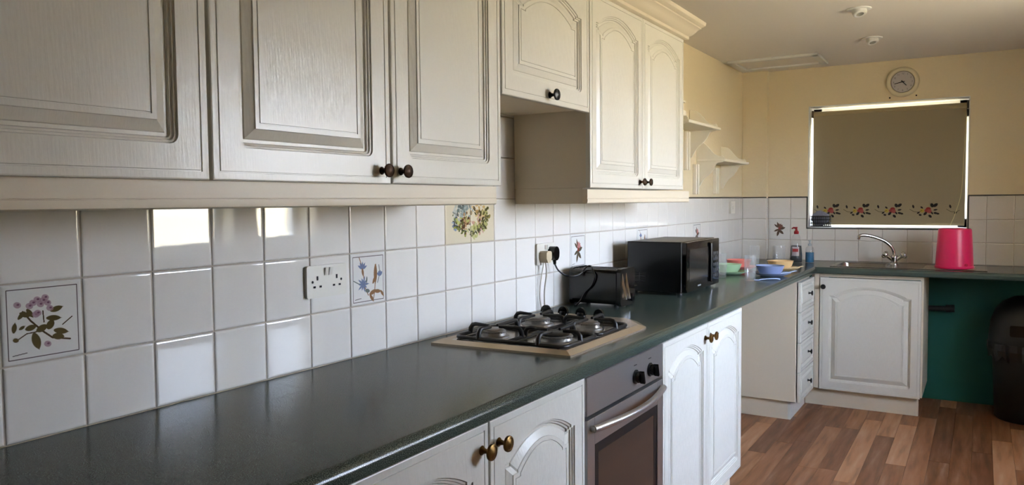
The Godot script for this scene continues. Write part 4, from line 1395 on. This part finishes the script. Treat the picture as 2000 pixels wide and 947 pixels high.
func plate(c: String, label: String, p: Vector3, m: Material, r := 0.105):
	var t := thing(c, label, "plate", p, "pastel plates on the worktop")
	var st := mb()
	lathe(st, [Vector2(0, 0.0), Vector2(r * 0.55, 0.0), Vector2(r * 0.62, 0.002), Vector2(r * 0.98, 0.018), Vector2(r, 0.021), Vector2(r * 0.97, 0.0215), Vector2(r * 0.64, 0.008), Vector2(r * 0.56, 0.006), Vector2(0, 0.006)], p, Vector3.UP, 40)
	part("dish", st, m, t)

func bowl(c: String, label: String, p: Vector3, m: Material, r := 0.079, h := 0.055):
	var t := thing(c, label, "bowl", p, "pastel bowls on the worktop")
	var st := mb()
	lathe(st, [Vector2(0, 0.0), Vector2(r * 0.60, 0.0), Vector2(r * 0.66, 0.003), Vector2(r * 0.85, h * 0.45), Vector2(r * 0.98, h * 0.95), Vector2(r, h), Vector2(r * 0.965, h), Vector2(r * 0.81, h * 0.48), Vector2(r * 0.60, 0.007), Vector2(0, 0.005)], p, Vector3.UP, 40)
	part("dish", st, m, t)

func tumbler(label: String, p: Vector3, r := 0.031, h := 0.137):
	var t := thing("drinking_glass", label, "glass", p, "clear tumblers on the worktop")
	var st := mb()
	lathe(st, [Vector2(0, 0.0), Vector2(r * 0.80, 0.0), Vector2(r * 0.86, 0.003), Vector2(r, h * 0.5), Vector2(r * 1.02, h * 0.8), Vector2(r * 0.98, h), Vector2(r * 0.92, h), Vector2(r * 0.95, h * 0.8), Vector2(r * 0.92, h * 0.5), Vector2(r * 0.76, 0.022), Vector2(r * 0.6, 0.016), Vector2(0, 0.014)], p, Vector3.UP, 32, 60.0)
	part("tumbler", st, M.glass, t)

func build_crockery():
	var blue := mat(Color(0.55, 0.615, 0.765), 0.35)
	var green := mat(Color(0.66, 0.79, 0.63), 0.35)
	var red := mat(Color(0.88, 0.52, 0.47), 0.35)
	var yellow := mat(Color(0.89, 0.76, 0.55), 0.35)
	var y := WT + 0.0005
	for q in [["blue", blue, 0.500, -3.70], ["green", green, 0.258, -3.70], ["coral red", red, 0.225, -4.06], ["yellow", yellow, 0.475, -4.08]]:
		plate("plate", "pastel %s plate underneath the %s bowl" % [q[0], q[0]], Vector3(q[2], y, q[3]), q[1])
		bowl("bowl", "pastel %s bowl standing on its matching plate" % q[0], Vector3(q[2] - 0.008, y + 0.0065, q[3] + 0.01), q[1])
	tumbler("clear tumbler beside the microwave, before the green bowl", Vector3(0.270, y, -3.484))
	tumbler("clear tumbler standing before the blue bowl beside a teaspoon", Vector3(0.456, y, -3.386))
	tumbler("clear tumbler standing behind the coral red bowl", Vector3(0.255, y, -4.300))
	tumbler("wide clear tumbler beside the dark washing-up bottle", Vector3(0.355, y, -4.55), 0.042, 0.125)
	# cutlery
	for q in [["teaspoon", "pale blue teaspoon lying on worktop before the blue plate", Vector3(0.500, y, -3.41), Vector3(0.595, y, -3.47), mat(Color(0.62, 0.70, 0.84), 0.3)]]:
		var t := thing(q[0], q[1], "spoon", q[2])
		var st := mb()
		var a: Vector3 = q[2] + Vector3(0, 0.0045, 0); var b: Vector3 = q[3] + Vector3(0, 0.0045, 0)
		tube(st, curve([a, a.lerp(b, 0.4) + Vector3(0, 0.004, 0), a.lerp(b, 0.8) + Vector3(0, 0.005, 0), b]), [0.0035, 0.0035, 0.0035, 0.0035, 0.0035, 0.003, 0.003, 0.003, 0.003, 0.003, 0.003, 0.003, 0.0032, 0.0034, 0.0036, 0.0038, 0.004, 0.004, 0.0035], 8)
		part("handle", st, q[4], t)
		st = mb()
		var dirv: Vector3 = (b - a).normalized()
		var s2 := PackedVector2Array()
		for k in 16:
			s2.append(Vector2(0.018 * cos(TAU * k / 16), 0.011 * sin(TAU * k / 16)))
		ext(st, s2, a - dirv * 0.014 - Vector3(0, 0.003, 0), dirv, Vector3.UP.cross(dirv), Vector3(0, 0.003, 0))
		part("spoon_bowl", st, q[4], t)
	for q in [["fork", "cream fork resting on the rim of the yellow plate", Vector3(0.53, 0.930, -4.03), Vector3(0.592, 0.936, -4.11), mat(Color(0.88, 0.80, 0.64), 0.35)], ["fork", "pale blue fork resting on the rim of the blue plate", Vector3(0.555, 0.930, -3.66), Vector3(0.620, 0.937, -3.76), mat(Color(0.70, 0.76, 0.86), 0.3)]]:
		var t := thing(q[0], q[1], "fork", q[2], "forks on plates")
		var st := mb()
		var a: Vector3 = q[2]; var b: Vector3 = q[3]
		var dv: Vector3 = (b - a).normalized()
		var sd := Vector3.UP.cross(dv)
		tube(st, [a, a.lerp(b, 0.62)], 0.003, 8)
		part("handle", st, q[4], t)
		st = mb()
		for k in 4:
			var o: Vector3 = sd * (k - 1.5) * 0.0048
			tube(st, [a.lerp(b, 0.60), a.lerp(b, 0.70) + o, b + o + Vector3(0, 0.003, 0)], 0.0017, 6)
		part("tines", st, q[4], t)

func build_clutter():
	var y := WT + 0.0005
	# washing-up bottle with red pump head
	var p := Vector3(0.430, y, -4.735)
	var t := thing("washing_up_bottle", "clear bottle of dark washing-up liquid with red cap and label", "bottle", p)
	var bot := StandardMaterial3D.new()
	bot.albedo_color = Color(0.80, 0.82, 0.80, 0.10); bot.transparency = BaseMaterial3D.TRANSPARENCY_ALPHA; bot.roughness = 0.08
	var sq := func(prof: Array, o: Vector3, sx: float, sz: float) -> SurfaceTool:
		var s := mb()
		lathe(s, prof, Vector3.ZERO, Vector3.UP, 28)
		var am := s.commit()
		var s2 := SurfaceTool.new()
		s2.append_from(am, 0, Transform3D(Basis.from_scale(Vector3(sx, 1, sz)), o))
		return s2
	var st: SurfaceTool = sq.call([Vector2(0, 0), Vector2(0.036, 0), Vector2(0.040, 0.006), Vector2(0.041, 0.050), Vector2(0.038, 0.095), Vector2(0.034, 0.130), Vector2(0.030, 0.165), Vector2(0.022, 0.190), Vector2(0.013, 0.200), Vector2(0, 0.200)], p, 1.0, 0.65)
	part("bottle_body", st, bot, t)
	st = sq.call([Vector2(0, 0.002), Vector2(0.035, 0.002), Vector2(0.0385, 0.007), Vector2(0.0395, 0.050), Vector2(0.0366, 0.092), Vector2(0.034, 0.118), Vector2(0, 0.118)], p, 1.0, 0.64)
	part("liquid", st, mat(Color(0.05, 0.05, 0.09), 0.15), t)
	st = mb()
	for k in 8:
		var a0 := deg_to_rad(55 + k * 8.75); var a1 := deg_to_rad(55 + (k + 1) * 8.75)
		var f := func(a, yy): return p + Vector3(cos(a) * 0.0425, yy, sin(a) * 0.0425 * 0.66)
		q4(st, f.call(a0, 0.048), f.call(a1, 0.048), f.call(a1, 0.112), f.call(a0, 0.112), Vector3(cos((a0 + a1) * 0.5), 0, sin((a0 + a1) * 0.5)))
	var lb := part("paper_label", st, mat(Color(0.74, 0.70, 0.70), 0.4), t, "pale printed front label")
	st = mb()
	for k in 6:
		var a0 := deg_to_rad(64 + k * 8.75); var a1 := deg_to_rad(64 + (k + 1) * 8.75)
		var f := func(a, yy): return p + Vector3(cos(a) * 0.0430, yy, sin(a) * 0.0430 * 0.67)
		q4(st, f.call(a0, 0.076), f.call(a1, 0.076), f.call(a1, 0.098), f.call(a0, 0.098), Vector3(cos((a0 + a1) * 0.5), 0, sin((a0 + a1) * 0.5)))
	part("red_band", st, mat(Color(0.62, 0.16, 0.17), 0.4), lb)
	st = mb()
	lathe(st, [Vector2(0.014, 0.198), Vector2(0.016, 0.202), Vector2(0.016, 0.216), Vector2(0.009, 0.222), Vector2(0.006, 0.238), Vector2(0.009, 0.246), Vector2(0, 0.248)], p, Vector3.UP, 18)
	tube(st, [p + Vector3(0.004, 0.238, 0), p + Vector3(-0.018, 0.242, 0.004), p + Vector3(-0.030, 0.234, 0.006)], [0.007, 0.006, 0.004], 8)
	part("cap", st, mat(Color(0.58, 0.06, 0.09), 0.35), t, "red spout cap")
	# blue bottle
	p = Vector3(0.512, y, -4.775)
	t = thing("hand_soap_bottle", "small clear bottle half full of bright blue liquid by sink", "bottle", p)
	st = mb()
	lathe(st, [Vector2(0, 0), Vector2(0.026, 0), Vector2(0.029, 0.004), Vector2(0.029, 0.085), Vector2(0.024, 0.105), Vector2(0.011, 0.115), Vector2(0.010, 0.122), Vector2(0, 0.122)], p, Vector3.UP, 24)
	part("bottle_body", st, bot, t)
	st = mb()
	lathe(st, [Vector2(0, 0.002), Vector2(0.025, 0.002), Vector2(0.0278, 0.006), Vector2(0.0278, 0.072), Vector2(0, 0.072)], p, Vector3.UP, 24)
	part("liquid", st, mat(Color(0.03, 0.40, 0.58), 0.12), t)
	st = mb()
	lathe(st, [Vector2(0.012, 0.116), Vector2(0.0125, 0.130), Vector2(0.006, 0.134), Vector2(0.005, 0.146), Vector2(0.010, 0.148), Vector2(0.010, 0.154), Vector2(0, 0.155)], p, Vector3.UP, 16)
	part("cap", st, mat(Color(0.72, 0.76, 0.78), 0.3), t)
	# upturned pink bucket on the drainer
	p = Vector3(1.385, WT + 0.0075, -4.63)
	t = thing("bucket", "bright pink plastic bucket upside down on the draining board", "bucket", p)
	st = mb()
	lathe(st, [Vector2(0.100, 0.002), Vector2(0.1045, 0.0), Vector2(0.1075, 0.004), Vector2(0.1075, 0.012), Vector2(0.1035, 0.014), Vector2(0.1030, 0.030), Vector2(0.0965, 0.150), Vector2(0.0915, 0.232), Vector2(0.0890, 0.240), Vector2(0.083, 0.243), Vector2(0.080, 0.240), Vector2(0, 0.240)], p, Vector3.UP, 48, 45.0)
	part("pail", st, mat(Color(0.84, 0.13, 0.35), 0.33), t)
	for a in [0.9, 0.9 + PI]:
		st = mb()
		var dv := Vector3(cos(a), 0, sin(a))
		lathe(st, [Vector2(0.009, 0), Vector2(0.009, 0.006), Vector2(0, 0.007)], p + dv * 0.102 + Vector3(0, 0.024, 0), dv, 12)
		part("handle_lug", st, mat(Color(0.66, 0.07, 0.22), 0.4), t)
	# wire basket with cloth on the window sill
	var z := LZ - 0.040
	t = thing("sill_basket", "black wire basket holding a grey cloth on window sill", "basket", Vector3(0.535, FW[2] + 0.008, z))
	var by: float = FW[2] + 0.009
	st = mb()
	for yy in [0.003, 0.026, 0.050, 0.074]:
		var lp := []
		for v in rrect(0.470, z - 0.030, 0.605, z + 0.032, 0.012, 3):
			lp.append(Vector3(v.x, by + yy, v.y))
		lp.append(lp[0])
		tube(st, lp, 0.0030 if yy < 0.06 else 0.0038, 6)
	for k in 10:
		var xx := 0.478 + k * 0.0132
		for zz in [z - 0.030, z + 0.032]:
			tube(st, [Vector3(xx, by + 0.002, zz), Vector3(xx, by + 0.074, zz)], 0.0024, 5)
	for k in 6:
		var xx := 0.480 + k * 0.023
		tube(st, [Vector3(xx, by + 0.003, z - 0.030), Vector3(xx, by + 0.003, z + 0.032)], 0.0018, 5)
	part("wire_frame", st, M.black_matt, t)
	var cl := thing("dish_cloth", "crumpled grey cloth stuffed in the black sill basket", "cloth", Vector3(0.535, by + 0.006, z))
	st = mb()
	var fn := FastNoiseLite.new(); fn.seed = 4; fn.frequency = 22.0
	var nu := 22; var nv := 12
	var gp := func(i: int, j: int) -> Vector3:
		var th := TAU * i / nu; var ph := PI * j / nv
		var d := Vector3(sin(ph) * cos(th), cos(ph), sin(ph) * sin(th))
		var k := 1.0 + 0.35 * fn.get_noise_3d(d.x * 0.1, d.y * 0.1, d.z * 0.1)
		return Vector3(0.535, by + 0.060, z) + Vector3(d.x * 0.058 * k, d.y * 0.050 * k, d.z * 0.024 * k)
	for i in nu:
		for j in nv:
			var a: Vector3 = gp.call(i, j); var b: Vector3 = gp.call(i + 1, j); var c: Vector3 = gp.call(i + 1, j + 1); var d: Vector3 = gp.call(i, j + 1)
			var g := (c - a).cross(d - b).normalized()
			if g.dot(a + c - 2.0 * Vector3(0.535, by + 0.045, z)) < 0: g = -g
			q4(st, a, b, c, d, g)
	part("fabric", st, mat(Color(0.50, 0.51, 0.57), 0.9), cl)
	# clock
	p = Vector3(1.053, 2.130, LZ)
	t = thing("wall_clock", "round cream wall clock above the sink window blind", "clock", p)
	st = mb()
	lathe(st, [Vector2(0.098, 0.0), Vector2(0.101, 0.010), Vector2(0.098, 0.022), Vector2(0.090, 0.030), Vector2(0.080, 0.030), Vector2(0.074, 0.024), Vector2(0.072, 0.014)], p, Vector3.BACK, 48, 50.0)
	part("rim", st, mat(Color(0.88, 0.83, 0.70), 0.4), t)
	st = mb()
	lathe(st, [Vector2(0.0725, 0.0145), Vector2(0.069, 0.0145)], p, Vector3.BACK, 48)
	part("inner_ring", st, mat(Color(0.36, 0.33, 0.28), 0.5), t)
	st = mb()
	lathe(st, [Vector2(0.0725, 0.012), Vector2(0, 0.012)], p, Vector3.BACK, 40)
	var face := part("face", st, mat(Color(0.74, 0.71, 0.70), 0.5), t)
	var ink := mat(Color(0.20, 0.19, 0.20), 0.6)
	var font := SystemFont.new()
	font.font_names = PackedStringArray(["Droid Sans"])
	for k in range(1, 13):
		var a := TAU * k / 12.0
		var tm := TextMesh.new()
		tm.text = str(k); tm.font = font; tm.font_size = 16; tm.pixel_size = 0.0009; tm.depth = 0.0008
		var o := MeshInstance3D.new()
		o.mesh = tm; o.material_override = ink
		named(o, "numeral", face)
		o.position = Vector3(p.x + sin(a) * 0.056, p.y + cos(a) * 0.056, p.z + 0.0128)
	st = mb()
	var mk := func(sf: SurfaceTool, ang: float, l: float, w: float, zz: float):
		var dv := Vector3(sin(ang), cos(ang), 0); var sd := Vector3(cos(ang), -sin(ang), 0)
		var o := p + Vector3(0, 0, zz)
		ext(sf, PackedVector2Array([Vector2(-w, -0.012), Vector2(w, -0.012), Vector2(w * 0.6, l), Vector2(-w * 0.6, l)]), o, sd, dv, Vector3(0, 0, 0.001))
	mk.call(st, deg_to_rad(138), 0.034, 0.0036, 0.0145)
	part("hour_hand", st, M.black, t)
	st = mb()
	mk.call(st, deg_to_rad(258), 0.052, 0.0028, 0.0160)
	part("minute_hand", st, M.black, t)
	# small screws left in the wall round the clock
	var k := 0
	for v in [Vector3(0.975, 2.030, LZ), Vector3(1.135, 2.035, LZ)]:
		var s := thing("wall_screw", ["small dark screw in wall below the clock, on the shelf-corner side", "small dark screw in wall below the clock, on the bucket side"][k], "screw", v, "screws below the clock")
		st = mb()
		lathe(st, [Vector2(0.005, 0), Vector2(0.005, 0.003), Vector2(0, 0.004)], v, Vector3.BACK, 10)
		part("head", st, M.dark_hole, s)
		k += 1
	# waste pipe in the gap
	t = thing("waste_pipe", "short dark waste pipe against the teal wall beside sink cabinet", "pipe", Vector3(1.30, 0.62, -4.93))
	st = mb()
	tube(st, [Vector3(1.235, 0.622, -4.93), Vector3(1.375, 0.626, -4.93)], 0.017, 14)
	part("pipe", st, M.black_matt, t)
	st = mb()
	tube(st, [Vector3(1.335, 0.625, -4.93), Vector3(1.385, 0.627, -4.93)], 0.024, 14)
	bx(st, Vector3(1.345, 0.612, LZ + 0.001), Vector3(1.372, 0.640, -4.95), 0.002)
	part("collar", st, M.black_matt, t)
	# bin
	p = Vector3(1.785, 0.0005, -4.735)
	t = thing("kitchen_bin", "black domed kitchen bin with liner bag under the far worktop", "bin", p)
	st = mb()
	lathe(st, [Vector2(0, 0), Vector2(0.165, 0), Vector2(0.172, 0.008), Vector2(0.190, 0.42), Vector2(0.195, 0.46), Vector2(0, 0.46)], p, Vector3.UP, 40)
	part("body", st, M.bin, t)
	st = mb()
	lathe(st, [Vector2(0.205, 0.455), Vector2(0.213, 0.47), Vector2(0.208, 0.535), Vector2(0.200, 0.60), Vector2(0.178, 0.665), Vector2(0.140, 0.715), Vector2(0.085, 0.745), Vector2(0, 0.755)], p, Vector3.UP, 40)
	var lid := part("lid", st, M.bin, t)
	st = mb()
	ext(st, rrect(-0.105, -0.032, 0.105, 0.032, 0.010, 4), p + Vector3(0.0, 0.560, 0.198), Vector3.RIGHT, Vector3(0, 1, -0.15).normalized(), Vector3(0, 0, 0.012))
	part("flap", st, M.black, lid)
	st = mb()
	# ruffled liner turned over the rim
	var nn := 60
	var rg := RandomNumberGenerator.new(); rg.seed = 9
	var jit := []
	for i in nn:
		jit.append([rg.randf_range(-0.006, 0.010), rg.randf_range(-0.030, 0.018)])
	for i in nn:
		var j := (i + 1) % nn
		var f := func(q, r, h): return p + Vector3(cos(TAU * q / nn) * r, h, sin(TAU * q / nn) * r)
		var lv := [[0.196, 0.475], [0.214, 0.470], [0.212, 0.430], [0.200, 0.385]]
		for l in 3:
			var a: Vector3 = f.call(i, lv[l][0] + jit[i][0] * l * 0.5, lv[l][1] + (jit[i][1] if l == 3 else 0.0))
			var b: Vector3 = f.call(j, lv[l][0] + jit[j][0] * l * 0.5, lv[l][1])
			var c: Vector3 = f.call(j, lv[l + 1][0] + jit[j][0] * (l + 1) * 0.5, lv[l + 1][1] + (jit[j][1] if l == 2 else 0.0))
			var d: Vector3 = f.call(i, lv[l + 1][0] + jit[i][0] * (l + 1) * 0.5, lv[l + 1][1] + (jit[i][1] if l == 2 else 0.0))
			var g := (c - a).cross(d - b).normalized()
			if g.dot(a - p - Vector3(0, 0.40, 0)) < 0: g = -g
			q4(st, a, b, c, d, g)
	part("liner_bag", st, M.bag, t)
